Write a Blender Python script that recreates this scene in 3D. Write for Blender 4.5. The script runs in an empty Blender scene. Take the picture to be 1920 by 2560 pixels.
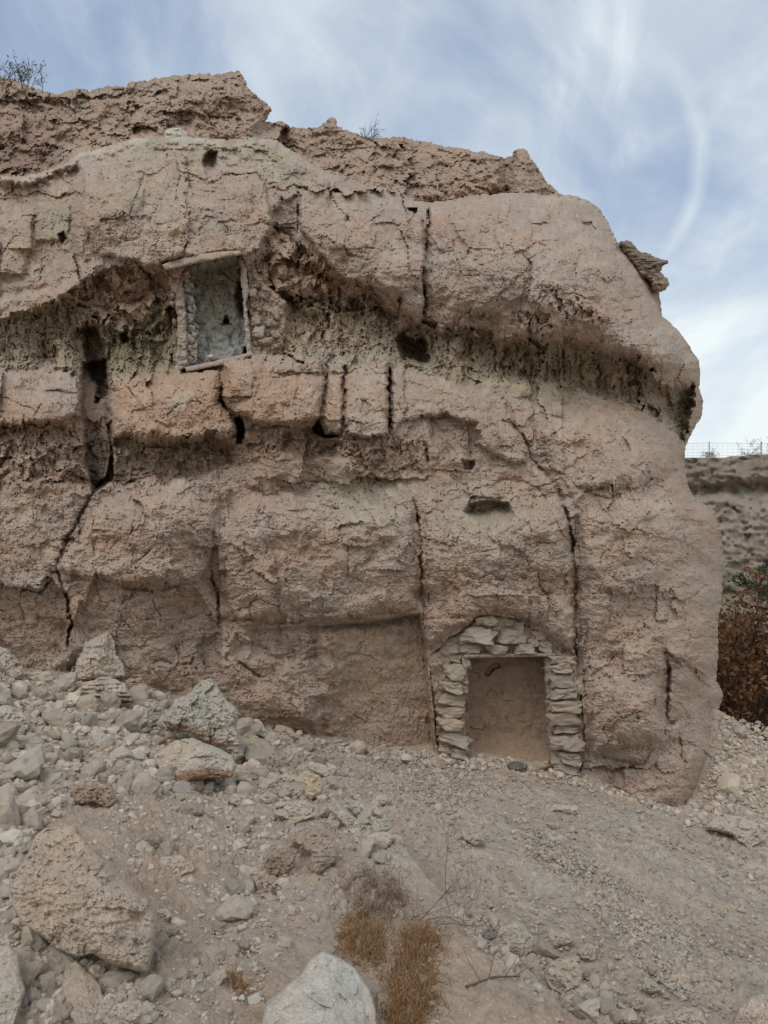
import bpy, math, random
import numpy as np
from mathutils import Vector

# ---------------------------------------------------------------- camera, sky, sun, exposure
scene = bpy.context.scene
coll = scene.collection
PITCH = math.radians(8.0)
CAM_Z = 1.65
F = 1862.0                                   # focal length in pixels of a 1920 x 2560 picture
cam_data = bpy.data.cameras.new("camera")
cam_data.sensor_fit = 'VERTICAL'
cam_data.sensor_height = 36.0
cam_data.sensor_width = 27.0
cam_data.lens = 36.0 * F / 2560.0
cam_data.clip_start = 0.05
cam_data.clip_end = 3000.0
cam = bpy.data.objects.new("camera", cam_data)
cam.location = (0, 0, CAM_Z)
cam.rotation_euler = (math.radians(90) + PITCH, 0, 0)
coll.objects.link(cam)
scene.camera = cam

SUN_EL, SUN_AZ = math.radians(48), math.radians(205)     # azimuth clockwise from +Y: behind the camera, to the left
world = bpy.data.worlds.new("World")
scene.world = world
world.use_nodes = True


def build_world():
    nt = world.node_tree
    N, L = nt.nodes, nt.links
    N.clear()
    out = N.new('ShaderNodeOutputWorld')
    bg = N.new('ShaderNodeBackground')
    bg.inputs['Strength'].default_value = 0.118
    sky = N.new('ShaderNodeTexSky')
    sky.sky_type = 'NISHITA'
    sky.sun_disc = False
    sky.sun_elevation = SUN_EL
    sky.sun_rotation = SUN_AZ
    sky.altitude = 700
    sky.air_density = 1.0
    sky.dust_density = 2.0
    sky.ozone_density = 1.5
    tc = N.new('ShaderNodeTexCoord')
    sep = N.new('ShaderNodeSeparateXYZ')
    L.new(tc.outputs['Generated'], sep.inputs[0])

    def math_node(op, a, b=None, clamp=False):
        n = N.new('ShaderNodeMath')
        n.operation = op
        n.use_clamp = clamp
        for i, v in enumerate((a, b)):
            if v is None:
                continue
            if isinstance(v, (int, float)):
                n.inputs[i].default_value = v
            else:
                L.new(v, n.inputs[i])
        return n.outputs[0]
    # cloud deck: directions projected on a plane overhead, so streaks keep their perspective
    zz = math_node('ADD', math_node('MAXIMUM', sep.outputs['Z'], 0.0), 0.50)
    u = math_node('DIVIDE', sep.outputs['X'], zz)
    v = math_node('DIVIDE', sep.outputs['Y'], zz)
    comb = N.new('ShaderNodeCombineXYZ')
    L.new(u, comb.inputs[0])
    L.new(v, comb.inputs[1])

    def cloud(scale, rot, sx, sy, detail, dist, lo, hi, off=(0, 0, 0)):
        mp = N.new('ShaderNodeMapping')
        mp.inputs['Rotation'].default_value = (0, 0, rot)
        mp.inputs['Scale'].default_value = (sx, sy, 1)
        mp.inputs['Location'].default_value = off
        L.new(comb.outputs[0], mp.inputs[0])
        nz = N.new('ShaderNodeTexNoise')
        nz.inputs['Scale'].default_value = scale
        nz.inputs['Detail'].default_value = detail
        nz.inputs['Roughness'].default_value = 0.55
        nz.inputs['Distortion'].default_value = dist
        L.new(mp.outputs[0], nz.inputs['Vector'])
        mr = N.new('ShaderNodeMapRange')
        mr.interpolation_type = 'SMOOTHSTEP'
        mr.inputs['From Min'].default_value = lo
        mr.inputs['From Max'].default_value = hi
        L.new(nz.outputs[0], mr.inputs['Value'])
        return mr.outputs[0]
    c1 = cloud(2.6, 0.6, 1.0, 0.8, 9, 0.8, 0.36, 0.68, (0.35, 0.1, 0))
    c2 = cloud(6.5, 2.3, 1.3, 0.7, 10, 1.0, 0.42, 0.85, (2.3, 1.0, 0))
    # a thin curved wisp: part of a ring on the cloud deck
    dx = math_node('SUBTRACT', u, 0.131)
    dy = math_node('SUBTRACT', v, 0.855)
    rr = math_node('SQRT', math_node('ADD', math_node('MULTIPLY', dx, dx), math_node('MULTIPLY', dy, dy)))
    wob = cloud(5.0, 0, 1, 1, 3, 0, 0.0, 1.0, (5, 5, 0))
    rr = math_node('ADD', rr, math_node('MULTIPLY', math_node('SUBTRACT', wob, 0.5), 0.022))
    ring = math_node('SUBTRACT', 1.0, math_node('DIVIDE', math_node('ABSOLUTE', math_node('SUBTRACT', rr, 0.240)), 0.013), True)
    ringm = math_node('MULTIPLY', ring, math_node('MULTIPLY', math_node('MULTIPLY', math_node('MULTIPLY', math_node('SUBTRACT', dx, 0.13), 11.0, True), math_node('MULTIPLY', math_node('SUBTRACT', 0.075, dy), 14.0, True)), 0.27))
    low = N.new('ShaderNodeMapRange')
    low.interpolation_type = 'SMOOTHSTEP'
    low.inputs['From Min'].default_value = 0.60
    low.inputs['From Max'].default_value = 0.12
    L.new(sep.outputs['Z'], low.inputs['Value'])
    m = math_node('ADD', math_node('MULTIPLY', c1, 0.66), math_node('MULTIPLY', c2, 0.26))
    m = math_node('ADD', m, ringm)
    # a broad soft bank of high cloud in the north east
    ex = math_node('SUBTRACT', u, 0.27)
    ey = math_node('SUBTRACT', v, 0.62)
    er = math_node('SQRT', math_node('ADD', math_node('MULTIPLY', ex, ex), math_node('MULTIPLY', ey, ey)))
    bank = N.new('ShaderNodeMapRange')
    bank.interpolation_type = 'SMOOTHSTEP'
    bank.inputs['From Min'].default_value = 0.20
    bank.inputs['From Max'].default_value = 0.02
    L.new(er, bank.inputs['Value'])
    m = math_node('ADD', m, math_node('MULTIPLY', bank.outputs[0], math_node('ADD', 0.42, math_node('MULTIPLY', c2, 0.3))))
    m = math_node('ADD', m, math_node('MULTIPLY', low.outputs[0], 0.85), True)
    mix = N.new('ShaderNodeMix')
    mix.data_type = 'RGBA'
    L.new(m, mix.inputs['Factor'])
    # thin high cloud also whitens the blue between the streaks
    base = N.new('ShaderNodeMix')
    base.data_type = 'RGBA'
    base.inputs['Factor'].default_value = 0.55
    L.new(sky.outputs[0], base.inputs['A'])
    base.inputs['B'].default_value = (2.9, 3.75, 5.2, 1)
    L.new(base.outputs['Result'], mix.inputs['A'])
    mix.inputs['B'].default_value = (6.2, 6.7, 6.8, 1)
    L.new(mix.outputs['Result'], bg.inputs['Color'])
    L.new(bg.outputs[0], out.inputs['Surface'])


build_world()
sun_data = bpy.data.lights.new("sun", 'SUN')
sun_data.energy = 1.05
sun_data.angle = math.radians(40)
sun_data.color = (1.0, 0.96, 0.90)
sun = bpy.data.objects.new("sun", sun_data)
sun.rotation_euler = (math.radians(90) - SUN_EL, 0, -SUN_AZ + math.pi)
sdir = Vector((math.sin(SUN_AZ) * math.cos(SUN_EL), math.cos(SUN_AZ) * math.cos(SUN_EL), math.sin(SUN_EL)))
sun.rotation_euler = sdir.to_track_quat('Z', 'Y').to_euler()
coll.objects.link(sun)
scene.view_settings.view_transform = 'Standard'
scene.view_settings.look = 'None'
scene.view_settings.exposure = 0.27
scene.view_settings.gamma = 1.0
scene.view_settings.use_curve_mapping = False
scene.render.engine = 'CYCLES'

rng = np.random.default_rng(7)
random.seed(7)

# ---------------------------------------------------------------- small maths kit
cp, sp = math.cos(PITCH), math.sin(PITCH)


def ray(px, py):
    """direction (x, y=1, z) from the viewpoint for a place in the survey picture"""
    a = (np.asarray(px, float) - 960.0) / F
    b = (1280.0 - np.asarray(py, float)) / F
    dy = cp - b * sp
    return a / dy, (sp + b * cp) / dy


def place(px, py, Y):
    a, b = ray(px, py)
    Y = np.asarray(Y, float)
    return np.stack([a * Y, Y + 0 * a, CAM_Z + b * Y], -1)


def h2(ix, iy, seed):
    with np.errstate(over='ignore'):
        h = (ix.astype(np.int64) * 374761393 + iy.astype(np.int64) * 668265263 + seed * 982451653) & 0xffffffff
        h = ((h ^ (h >> 13)) * 1274126177) & 0xffffffff
        h = ((h ^ (h >> 16)) * 2246822519) & 0xffffffff
        h = h ^ (h >> 15)
    return (h & 0xffffff) / float(0x1000000)


def perlin(x, y, seed=0):
    x0 = np.floor(x); y0 = np.floor(y)
    fx = x - x0; fy = y - y0
    u = fx * fx * fx * (fx * (fx * 6 - 15) + 10)
    v = fy * fy * fy * (fy * (fy * 6 - 15) + 10)

    def g(ix, iy, dx, dy):
        a = h2(ix, iy, seed) * 6.2831853
        return np.cos(a) * dx + np.sin(a) * dy
    n00 = g(x0, y0, fx, fy); n10 = g(x0 + 1, y0, fx - 1, fy)
    n01 = g(x0, y0 + 1, fx, fy - 1); n11 = g(x0 + 1, y0 + 1, fx - 1, fy - 1)
    return 1.5 * ((n00 * (1 - u) + n10 * u) * (1 - v) + (n01 * (1 - u) + n11 * u) * v)


def fbm(x, y, octv=4, seed=0, gain=0.5):
    s = 0.0; a = 1.0; t = 0.0
    for i in range(octv):
        s = s + a * perlin(x, y, seed + i * 17)
        t += a; a *= gain
        x = x * 2.03 + 11.3; y = y * 2.03 + 5.7
    return s / t * 1.4


def ridged(x, y, octv=3, seed=0):
    s = 0.0; a = 1.0; t = 0.0
    for i in range(octv):
        s = s + a * (1 - 2 * np.abs(perlin(x, y, seed + i * 31)))
        t += a; a *= 0.5
        x = x * 2.1 + 3.1; y = y * 2.1 + 9.2
    return s / t


def worley(x, y, seed=0, jit=0.9):
    x0 = np.floor(x); y0 = np.floor(y)
    f1 = np.full(x.shape, 9.0); f2 = np.full(x.shape, 9.0); idv = np.zeros(x.shape)
    for dx in (-1, 0, 1):
        for dy in (-1, 0, 1):
            cx = x0 + dx; cy = y0 + dy
            qx = cx + 0.5 + jit * (h2(cx, cy, seed) - 0.5)
            qy = cy + 0.5 + jit * (h2(cx, cy, seed + 5) - 0.5)
            d = np.hypot(x - qx, y - qy)
            near = d < f1
            f2 = np.where(near, f1, np.minimum(f2, d))
            idv = np.where(near, h2(cx, cy, seed + 9), idv)
            f1 = np.where(near, d, f1)
    return f1, f2, idv


def facet(x, y, seed=0, tilt=0.9, jit=0.95):
    """broken faces: every cell is a little plane of its own height and slope"""
    x0 = np.floor(x); y0 = np.floor(y)
    f1 = np.full(x.shape, 9.0); hh = np.zeros(x.shape)
    for dx in (-1, 0, 1):
        for dy in (-1, 0, 1):
            cx = x0 + dx; cy = y0 + dy
            qx = cx + 0.5 + jit * (h2(cx, cy, seed) - 0.5); qy = cy + 0.5 + jit * (h2(cx, cy, seed + 5) - 0.5)
            ex = x - qx; ey = y - qy
            d = np.abs(ex) ** 1.4 + np.abs(ey) ** 1.4 + 0.25 * h2(cx, cy, seed + 21)
            near = d < f1
            h = h2(cx, cy, seed + 9) - 0.5 + tilt * ((h2(cx, cy, seed + 11) - 0.5) * 2 * ex + (h2(cx, cy, seed + 13) - 0.5) * 2 * ey)
            hh = np.where(near, h, hh); f1 = np.where(near, d, f1)
    return hh


def hewn(x, y, seed=0, slope=.8, jit=0.9):
    """creased convex faces: the foremost of the planes of the neighbouring cells"""
    x0 = np.floor(x); y0 = np.floor(y)
    best = np.full(x.shape, 9.0)
    for dx in (-1, 0, 1):
        for dy in (-1, 0, 1):
            cx = x0 + dx; cy = y0 + dy
            ex = x - (cx + 0.5 + jit * (h2(cx, cy, seed) - 0.5)); ey = y - (cy + 0.5 + jit * (h2(cx, cy, seed + 5) - 0.5))
            h = .55 * (h2(cx, cy, seed + 9) - 0.5) + slope * ((h2(cx, cy, seed + 11) - 0.5) * 2 * ex + (h2(cx, cy, seed + 13) - 0.5) * 2 * ey)
            h = h + .45 * np.maximum(np.abs(ex), np.abs(ey)) ** 2
            best = np.minimum(best, h)
    return best + .4


def vnoise3(p, seed=0):
    i = np.floor(p); f = p - i
    f = f * f * (3 - 2 * f)
    r = 0
    for a in (0, 1):
        for b in (0, 1):
            for c in (0, 1):
                w = (f[:, 0] if a else 1 - f[:, 0]) * (f[:, 1] if b else 1 - f[:, 1]) * (f[:, 2] if c else 1 - f[:, 2])
                r = r + w * h2(i[:, 0] + a + (i[:, 2] + c) * 57, i[:, 1] + b + (i[:, 2] + c) * 131, seed)
    return r * 2 - 1


def fbm3(p, octv=4, seed=0, gain=0.5):
    s = 0; a = 1; t = 0
    for k in range(octv):
        s = s + a * vnoise3(p, seed + k * 13)
        t += a; a *= gain
        p = p * 2.07 + 7.7
    return s / t


def sstep(a, b, x):
    t = np.clip((x - a) / (b - a), 0, 1)
    return t * t * (3 - 2 * t)


def seg_dist(x, y, pts):
    """distance to a polyline and position along it 0..1"""
    best = np.full(x.shape, 1e9); tt = np.zeros(x.shape)
    n = len(pts) - 1
    for i in range(n):
        ax, ay = pts[i]; bx, by = pts[i + 1]
        vx, vy = bx - ax, by - ay
        t = np.clip(((x - ax) * vx + (y - ay) * vy) / (vx * vx + vy * vy + 1e-9), 0, 1)
        d = np.hypot(x - ax - t * vx, y - ay - t * vy)
        m = d < best
        best = np.where(m, d, best); tt = np.where(m, (i + t) / n, tt)
    return best, tt


def poly_sd(x, y, poly):
    """signed distance to a polygon, positive inside"""
    p = list(poly) + [poly[0]]
    d, _ = seg_dist(x, y, p)
    ins = np.zeros(x.shape, bool)
    for i in range(len(poly)):
        ax, ay = p[i]; bx, by = p[i + 1]
        if ay == by:
            continue
        c = ((ay > y) != (by > y)) & (x < (bx - ax) * (y - ay) / (by - ay) + ax)
        ins ^= c
    return np.where(ins, d, -d)


def tps(pts, vals, reg=1e-6):
    pts = np.asarray(pts, float); vals = np.asarray(vals, float)
    mu = pts.mean(0); sc = pts.std(0).max()
    P = (pts - mu) / sc
    n = len(P)

    def phi(r2):
        return 0.5 * r2 * np.log(r2 + 1e-12)
    r2 = ((P[:, None] - P[None]) ** 2).sum(-1)
    A = np.zeros((n + 3, n + 3))
    A[:n, :n] = phi(r2) + reg * np.eye(n)
    A[:n, n] = 1; A[:n, n + 1:] = P
    A[n, :n] = 1; A[n + 1:, :n] = P.T
    w = np.linalg.solve(A, np.concatenate([vals, np.zeros(3)]))

    def f(x, y):
        q = (np.stack([np.asarray(x, float), np.asarray(y, float)], -1) - mu) / sc
        sh = q.shape[:-1]
        q = q.reshape(-1, 2)
        out = w[n] + q @ w[n + 1:]
        for k in range(n):
            out = out + w[k] * phi(((q - P[k]) ** 2).sum(-1))
        return out.reshape(sh)
    return f


def coarse_eval(f, gx, gy, step=8):
    """evaluate a smooth function on a coarse grid and stretch it over the fine one"""
    H, W = gx.shape
    ci = np.unique(np.append(np.arange(0, H, step), H - 1)); cj = np.unique(np.append(np.arange(0, W, step), W - 1))
    c = f(gx[np.ix_(ci, cj)], gy[np.ix_(ci, cj)])
    tmp = np.stack([np.interp(np.arange(W), cj, row) for row in c])
    return np.stack([np.interp(np.arange(H), ci, tmp[:, j]) for j in range(W)], 1)


# ---------------------------------------------------------------- object kit
def make_mesh(name, verts, faces, mat, smooth=True, col=None):
    me = bpy.data.meshes.new(name)
    verts = np.asarray(verts, np.float32)
    if isinstance(faces, np.ndarray):
        k = faces.shape[1]
        me.vertices.add(len(verts)); me.vertices.foreach_set('co', verts.ravel())
        me.loops.add(faces.size); me.loops.foreach_set('vertex_index', faces.astype(np.int32).ravel())
        me.polygons.add(len(faces))
        me.polygons.foreach_set('loop_start', np.arange(0, faces.size, k, dtype=np.int32))
        me.update(calc_edges=True)
    else:
        me.from_pydata([tuple(v) for v in verts], [], faces)
    me.polygons.foreach_set('use_smooth', np.full(len(me.polygons), smooth, bool))
    if col is not None:
        at = me.color_attributes.new('Col', 'FLOAT_COLOR', 'POINT')
        c4 = np.ones((len(verts), 4), np.float32); c4[:, :3] = col
        at.data.foreach_set('color', c4.ravel())
    me.materials.append(mat)
    me.validate()
    return me


def link(name, data, parent=None, label=None, cat=None, group=None, kind=None, loc=None):
    o = bpy.data.objects.new(name, data)
    coll.objects.link(o)
    if parent is not None:
        o.parent = parent
    if loc is not None:
        o.location = loc
    if label: o['label'] = label
    if cat: o['category'] = cat
    if group: o['group'] = group
    if kind: o['kind'] = kind
    return o


def compact(verts, faces, col=None):
    used = np.unique(faces)
    mp = np.full(len(verts), -1, np.int64); mp[used] = np.arange(len(used))
    return verts[used], mp[faces], (col[used] if col is not None else None)


# ---------------------------------------------------------------- materials
def stone_material(name, base=None, attr=False, bump=0.5, scale=1.0, var=0.25, streak=False, rnd=0.0, tint=(1.10, 0.97, 0.86), pits=True):
    m = bpy.data.materials.new(name)
    m.use_nodes = True
    nt = m.node_tree; N, L = nt.nodes, nt.links
    bs = N['Principled BSDF']
    bs.inputs['Roughness'].default_value = 0.95
    bs.inputs['Specular IOR Level'].default_value = 0.12
    tc = N.new('ShaderNodeTexCoord')
    geo = N.new('ShaderNodeNewGeometry')
    vec = geo.outputs['Position'] if attr else tc.outputs['Object']

    def noise(sc, det=6, rough=0.6, stretch=None, dist=0.0):
        src = vec
        if stretch:
            mp = N.new('ShaderNodeMapping'); mp.inputs['Scale'].default_value = stretch
            L.new(vec, mp.inputs[0]); src = mp.outputs[0]
        n = N.new('ShaderNodeTexNoise')
        n.inputs['Scale'].default_value = sc * scale; n.inputs['Detail'].default_value = det
        n.inputs['Roughness'].default_value = rough; n.inputs['Distortion'].default_value = dist
        L.new(src, n.inputs['Vector'])
        return n.outputs[0]

    def mixc(fac, a, b, mode='MIX'):
        x = N.new('ShaderNodeMix'); x.data_type = 'RGBA'; x.blend_type = mode
        for k, v in (('Factor', fac), ('A', a), ('B', b)):
            if isinstance(v, tuple): x.inputs[k].default_value = (*v, 1) if len(v) == 3 else v
            elif isinstance(v, (int, float)): x.inputs[k].default_value = v
            else: L.new(v, x.inputs[k])
        return x.outputs['Result']

    def ramp(v, lo, hi, a=0.0, b=1.0):
        r = N.new('ShaderNodeMapRange'); r.inputs['From Min'].default_value = lo; r.inputs['From Max'].default_value = hi
        r.inputs['To Min'].default_value = a; r.inputs['To Max'].default_value = b
        L.new(v, r.inputs['Value']); return r.outputs[0]
    if attr:
        a = N.new('ShaderNodeAttribute'); a.attribute_name = 'Col'
        c = a.outputs['Color']
    else:
        rgb = N.new('ShaderNodeRGB'); rgb.outputs[0].default_value = (*base, 1); c = rgb.outputs[0]
    n1 = noise(1.7, 5); n2 = noise(9.0, 6, 0.65); n3 = noise(60.0, 4, 0.7)
    c = mixc(ramp(n1, 0.3, 0.7), c, mixc(1.0, c, tint, 'MULTIPLY'))
    br = N.new('ShaderNodeMath'); br.operation = 'MULTIPLY'
    L.new(ramp(n2, 0.25, 0.75, 1 - var, 1 + var), br.inputs[0]); L.new(ramp(n3, 0.25, 0.75, 1 - var * 0.7, 1 + var * 0.7), br.inputs[1])
    g = N.new('ShaderNodeCombineColor')
    for i in range(3): L.new(br.outputs[0], g.inputs[i])
    c = mixc(1.0, c, g.outputs[0], 'MULTIPLY')
    if rnd:
        oi = N.new('ShaderNodeObjectInfo')
        hs = N.new('ShaderNodeHueSaturation')
        L.new(ramp(oi.outputs['Random'], 0, 1, 1 - rnd, 1 + rnd), hs.inputs['Value'])
        mul = N.new('ShaderNodeMath'); mul.operation = 'MULTIPLY'; mul.inputs[1].default_value = 7.13
        fr = N.new('ShaderNodeMath'); fr.operation = 'FRACT'
        L.new(oi.outputs['Random'], mul.inputs[0]); L.new(mul.outputs[0], fr.inputs[0])
        L.new(ramp(fr.outputs[0], 0, 1, 0.95, 1.2), hs.inputs['Saturation'])
        L.new(c, hs.inputs['Color']); c = hs.outputs[0]
    L.new(c, bs.inputs['Base Color'])
    # fine relief
    hsum = None
    layers = [(22.0, 1.3, None, 9), (75.0, 0.6, None, 6)]
    if streak: layers.append((30.0, 1.2, (1.0, 1.0, 0.30), 5))
    for sc_, w, st, det in layers:
        n = noise(sc_, det, 0.68, st, 0.3)
        ml = N.new('ShaderNodeMath'); ml.operation = 'MULTIPLY'; ml.inputs[1].default_value = w
        L.new(n, ml.inputs[0])
        if hsum is None: hsum = ml.outputs[0]
        else:
            ad = N.new('ShaderNodeMath'); ad.operation = 'ADD'; L.new(hsum, ad.inputs[0]); L.new(ml.outputs[0], ad.inputs[1]); hsum = ad.outputs[0]
    if pits:
        pn = noise(13.0, 3, 0.6, (1.0, 1.0, 0.55), 1.2)
        pr = ramp(pn, 0.30, 0.42, -0.8, 0.0)
        N[pr.node.name].clamp = True
        ad = N.new('ShaderNodeMath'); ad.operation = 'ADD'; L.new(hsum, ad.inputs[0]); L.new(pr, ad.inputs[1]); hsum = ad.outputs[0]
    if streak:
        # hairline cracks in the skin
        for sc_, st, wdt, dep in ((5.0, (1.0, 1.0, 0.5), .012, 1.2), (13.0, (1.0, 1.0, 0.6), .02, .8)):
            cn = noise(sc_, 3, 0.6, st, 1.0)
            mk = noise(sc_ * .9, 2, 0.5, None, 0.0)
            sb = N.new('ShaderNodeMath'); sb.operation = 'SUBTRACT'; L.new(cn, sb.inputs[0]); sb.inputs[1].default_value = .5
            ab = N.new('ShaderNodeMath'); ab.operation = 'ABSOLUTE'; L.new(sb.outputs[0], ab.inputs[0])
            ln = ramp(ab.outputs[0], 0, wdt, -dep, 0)
            mm = N.new('ShaderNodeMath'); mm.operation = 'MULTIPLY'; L.new(ln, mm.inputs[0]); L.new(ramp(mk, .5, .6, 0, 1), mm.inputs[1])
            ad = N.new('ShaderNodeMath'); ad.operation = 'ADD'; L.new(hsum, ad.inputs[0]); L.new(mm.outputs[0], ad.inputs[1]); hsum = ad.outputs[0]
    b = N.new('ShaderNodeBump'); b.inputs['Strength'].default_value = bump; b.inputs['Distance'].default_value = 0.03 / scale
    L.new(hsum, b.inputs['Height']); L.new(b.outputs[0], bs.inputs['Normal'])
    return m


def plain_material(name, base, rough=0.8, var=0.2, scale=20.0, bump=0.3):
    m = bpy.data.materials.new(name); m.use_nodes = True
    nt = m.node_tree; N, L = nt.nodes, nt.links
    bs = N['Principled BSDF']; bs.inputs['Roughness'].default_value = rough; bs.inputs['Specular IOR Level'].default_value = 0.2
    tc = N.new('ShaderNodeTexCoord'); nz = N.new('ShaderNodeTexNoise'); nz.inputs['Scale'].default_value = scale; nz.inputs['Detail'].default_value = 5
    L.new(tc.outputs['Object'], nz.inputs['Vector'])
    cr = N.new('ShaderNodeValToRGB')
    cr.color_ramp.elements[0].position = 0.3; cr.color_ramp.elements[1].position = 0.7
    cr.color_ramp.elements[0].color = (*[c * (1 - var) for c in base], 1); cr.color_ramp.elements[1].color = (*[min(1, c * (1 + var)) for c in base], 1)
    L.new(nz.outputs[0], cr.inputs[0]); L.new(cr.outputs[0], bs.inputs['Base Color'])
    b = N.new('ShaderNodeBump'); b.inputs['Strength'].default_value = bump; b.inputs['Distance'].default_value = 0.01
    L.new(nz.outputs[0], b.inputs['Height']); L.new(b.outputs[0], bs.inputs['Normal'])
    return m


M_CLIFF = stone_material('cliff_earth', attr=True, bump=0.5, var=0.15, streak=True)
M_GROUND = stone_material('ground_earth', attr=True, bump=0.9, var=0.2, scale=1.6, pits=False)
M_ROCK = stone_material('boulder_stone', attr=True, bump=0.6, var=0.2, scale=1.4)
M_LOOSE = stone_material('loose_stone', base=(0.47, 0.427, 0.363), bump=0.6, var=0.2, scale=2.0, rnd=0.22)
M_GRAVEL = stone_material('gravel_stone', attr=True, bump=0.4, var=0.15, scale=3.0, pits=False)
M_MASON = stone_material('masonry_stone', base=(0.42, 0.375, 0.315), bump=0.6, var=0.2, scale=1.8, rnd=0.13)
M_MORTAR = stone_material('earth_mortar', base=(0.38, 0.32, 0.25), bump=0.7, var=0.18, scale=1.8)
#SPLIT
# ---------------------------------------------------------------- the cliff
# surveyed outline of the main face and the sky line (picture places), and depths in metres
SKYLINE = [(-560, 300), (-200, 190), (-60, 185), (0, 195), (45, 205), (95, 225), (150, 235), (175, 226), (230, 226), (280, 214), (315, 220), (320, 209),
           (400, 195), (470, 186), (545, 185), (582, 180), (597, 181), (612, 200), (617, 216), (642, 240), (660, 255), (678, 270), (675, 286),
           (663, 300), (682, 311), (705, 305), (730, 320), (770, 321), (800, 316), (815, 301), (825, 292), (838, 299), (846, 318), (880, 331),
           (920, 346), (960, 346), (1000, 340), (1030, 350), (1060, 352), (1100, 365), (1155, 370), (1180, 379), (1210, 381), (1265, 396),
           (1280, 392), (1287, 378), (1297, 370), (1315, 378), (1332, 402), (1350, 430), (1365, 456), (1378, 466), (1400, 486), (1440, 490),
           (1470, 500), (1500, 525), (1520, 555), (1535, 590), (1550, 615), (1575, 622), (1600, 640), (1622, 668), (1640, 700), (1650, 735),
           (1655, 790), (1690, 820), (1720, 860), (1745, 900), (1751, 930), (1748, 970), (1757, 1000), (1755, 1040), (1730, 1080), (1715, 1112),
           (1710, 1150), (1712, 1168), (1720, 1212), (1732, 1242), (1788, 1278), (1804, 1340), (1808, 1400), (1804, 1490), (1794, 1560), (1795, 1640),
           (1790, 1700), (1806, 1730), (1802, 1762), (1786, 1784), (1790, 1812), (1778, 1850), (1780, 1890), (1764, 1935), (1758, 1970), (1742, 2020), (1735, 2120), (-560, 2120)]
STEP = 3.0
gx1 = np.arange(-480, 1824, STEP); gy1 = np.arange(140, 2100, STEP)
GX, GY = np.meshgrid(gx1, gy1)

MAIN = [  # px, py, depth : envelope of the main face
    (-300, 1650, 9.7), (0, 1650, 9.9), (240, 1690, 10.2), (450, 1740, 10.45), (700, 1830, 10.55), (900, 1880, 10.78), (1060, 1890, 10.8),
    (1300, 1910, 10.75), (1450, 1930, 10.6), (1560, 1970, 10.35), (1690, 2010, 10.25), (1790, 1780, 12.0), (1780, 1900, 11.3), (1790, 2080, 11.5),
    (700, 2080, 10.9), (0, 2080, 10.1), (1300, 2080, 10.8),
    (-300, 1300, 9.6), (0, 1350, 9.75), (60, 1250, 10.0), (250, 1380, 9.95), (400, 1330, 9.95), (560, 1400, 10.15), (700, 1330, 10.05), (850, 1350, 10.05), (1000, 1350, 10.1),
    (1100, 1350, 10.15), (1250, 1420, 10.15), (1400, 1380, 10.25), (1520, 1350, 10.2), (1640, 1350, 10.4), (1740, 1350, 11.1), (1800, 1350, 12.2),
    (300, 1550, 10.1), (120, 1560, 9.98), (650, 1550, 10.15), (900, 1540, 10.25), (1150, 1520, 10.3), (1350, 1530, 10.35), (1520, 1600, 10.25), (1640, 1640, 10.35), (1700, 1700, 10.5), (1500, 1800, 10.3), (1600, 1850, 10.3),
    (690, 1700, 10.28), (500, 1640, 10.18), (900, 1700, 10.5),
    (300, 1240, 10.3), (480, 1200, 10.5), (690, 1130, 10.5), (560, 1260, 10.3), (850, 1220, 10.35), (1000, 1200, 10.55), (1150, 1180, 10.62), (1330, 1220, 10.6), (1500, 1220, 10.55), (1680, 1220, 11.2),
    (0, 1130, 10.15), (-300, 1100, 9.9), (100, 1000, 10.2), (240, 1050, 10.45), (400, 1010, 10.45), (680, 990, 10.5), (880, 1010, 10.55), (1020, 1020, 10.55), (1180, 1060, 10.75), (1350, 1080, 10.9), (1500, 1100, 10.95), (1640, 1120, 11.3), (1700, 1160, 12.0),
    (100, 925, 10.8), (400, 925, 10.95), (680, 885, 11.0), (880, 900, 11.1), (1050, 920, 11.2), (1280, 945, 11.5), (1500, 985, 11.7), (1660, 1040, 12.1),
    (-300, 900, 10.5), (100, 830, 11.1), (350, 830, 11.2), (800, 820, 11.25), (1000, 840, 11.4), (1250, 870, 11.6), (1500, 910, 11.7), (1700, 950, 12.0),
    (-300, 700, 10.4), (0, 690, 10.7), (150, 690, 10.75), (300, 620, 10.7), (450, 600, 10.85), (600, 590, 10.95), (700, 600, 11.0), (820, 640, 10.9), (980, 700, 10.8), (1100, 720, 10.95), (1250, 740, 10.8), (1400, 760, 10.85), (1550, 860, 10.9), (1660, 900, 11.2), (1740, 950, 12.3),
    (-300, 500, 11.3), (0, 500, 11.5), (200, 480, 11.3), (400, 480, 11.2), (600, 470, 11.3), (800, 520, 11.3), (950, 560, 11.3), (1080, 600, 11.4), (1250, 600, 11.3), (1400, 600, 11.4), (1530, 640, 11.8), (1640, 720, 12.4),
    (330, 370, 11.9), (500, 360, 11.9), (700, 380, 12.0), (850, 450, 12.0), (1000, 500, 12.1), (1200, 510, 12.1), (1380, 510, 12.4), (1480, 530, 12.9), (0, 400, 12.1), (-300, 350, 11.9), (100, 440, 12.0)]
f_main = tps([(p[0] / 100, p[1] / 100) for p in MAIN], [p[2] for p in MAIN], 2e-4)


def Ymain(px, py):
    return f_main(np.asarray(px) / 100, np.asarray(py) / 100)


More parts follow.
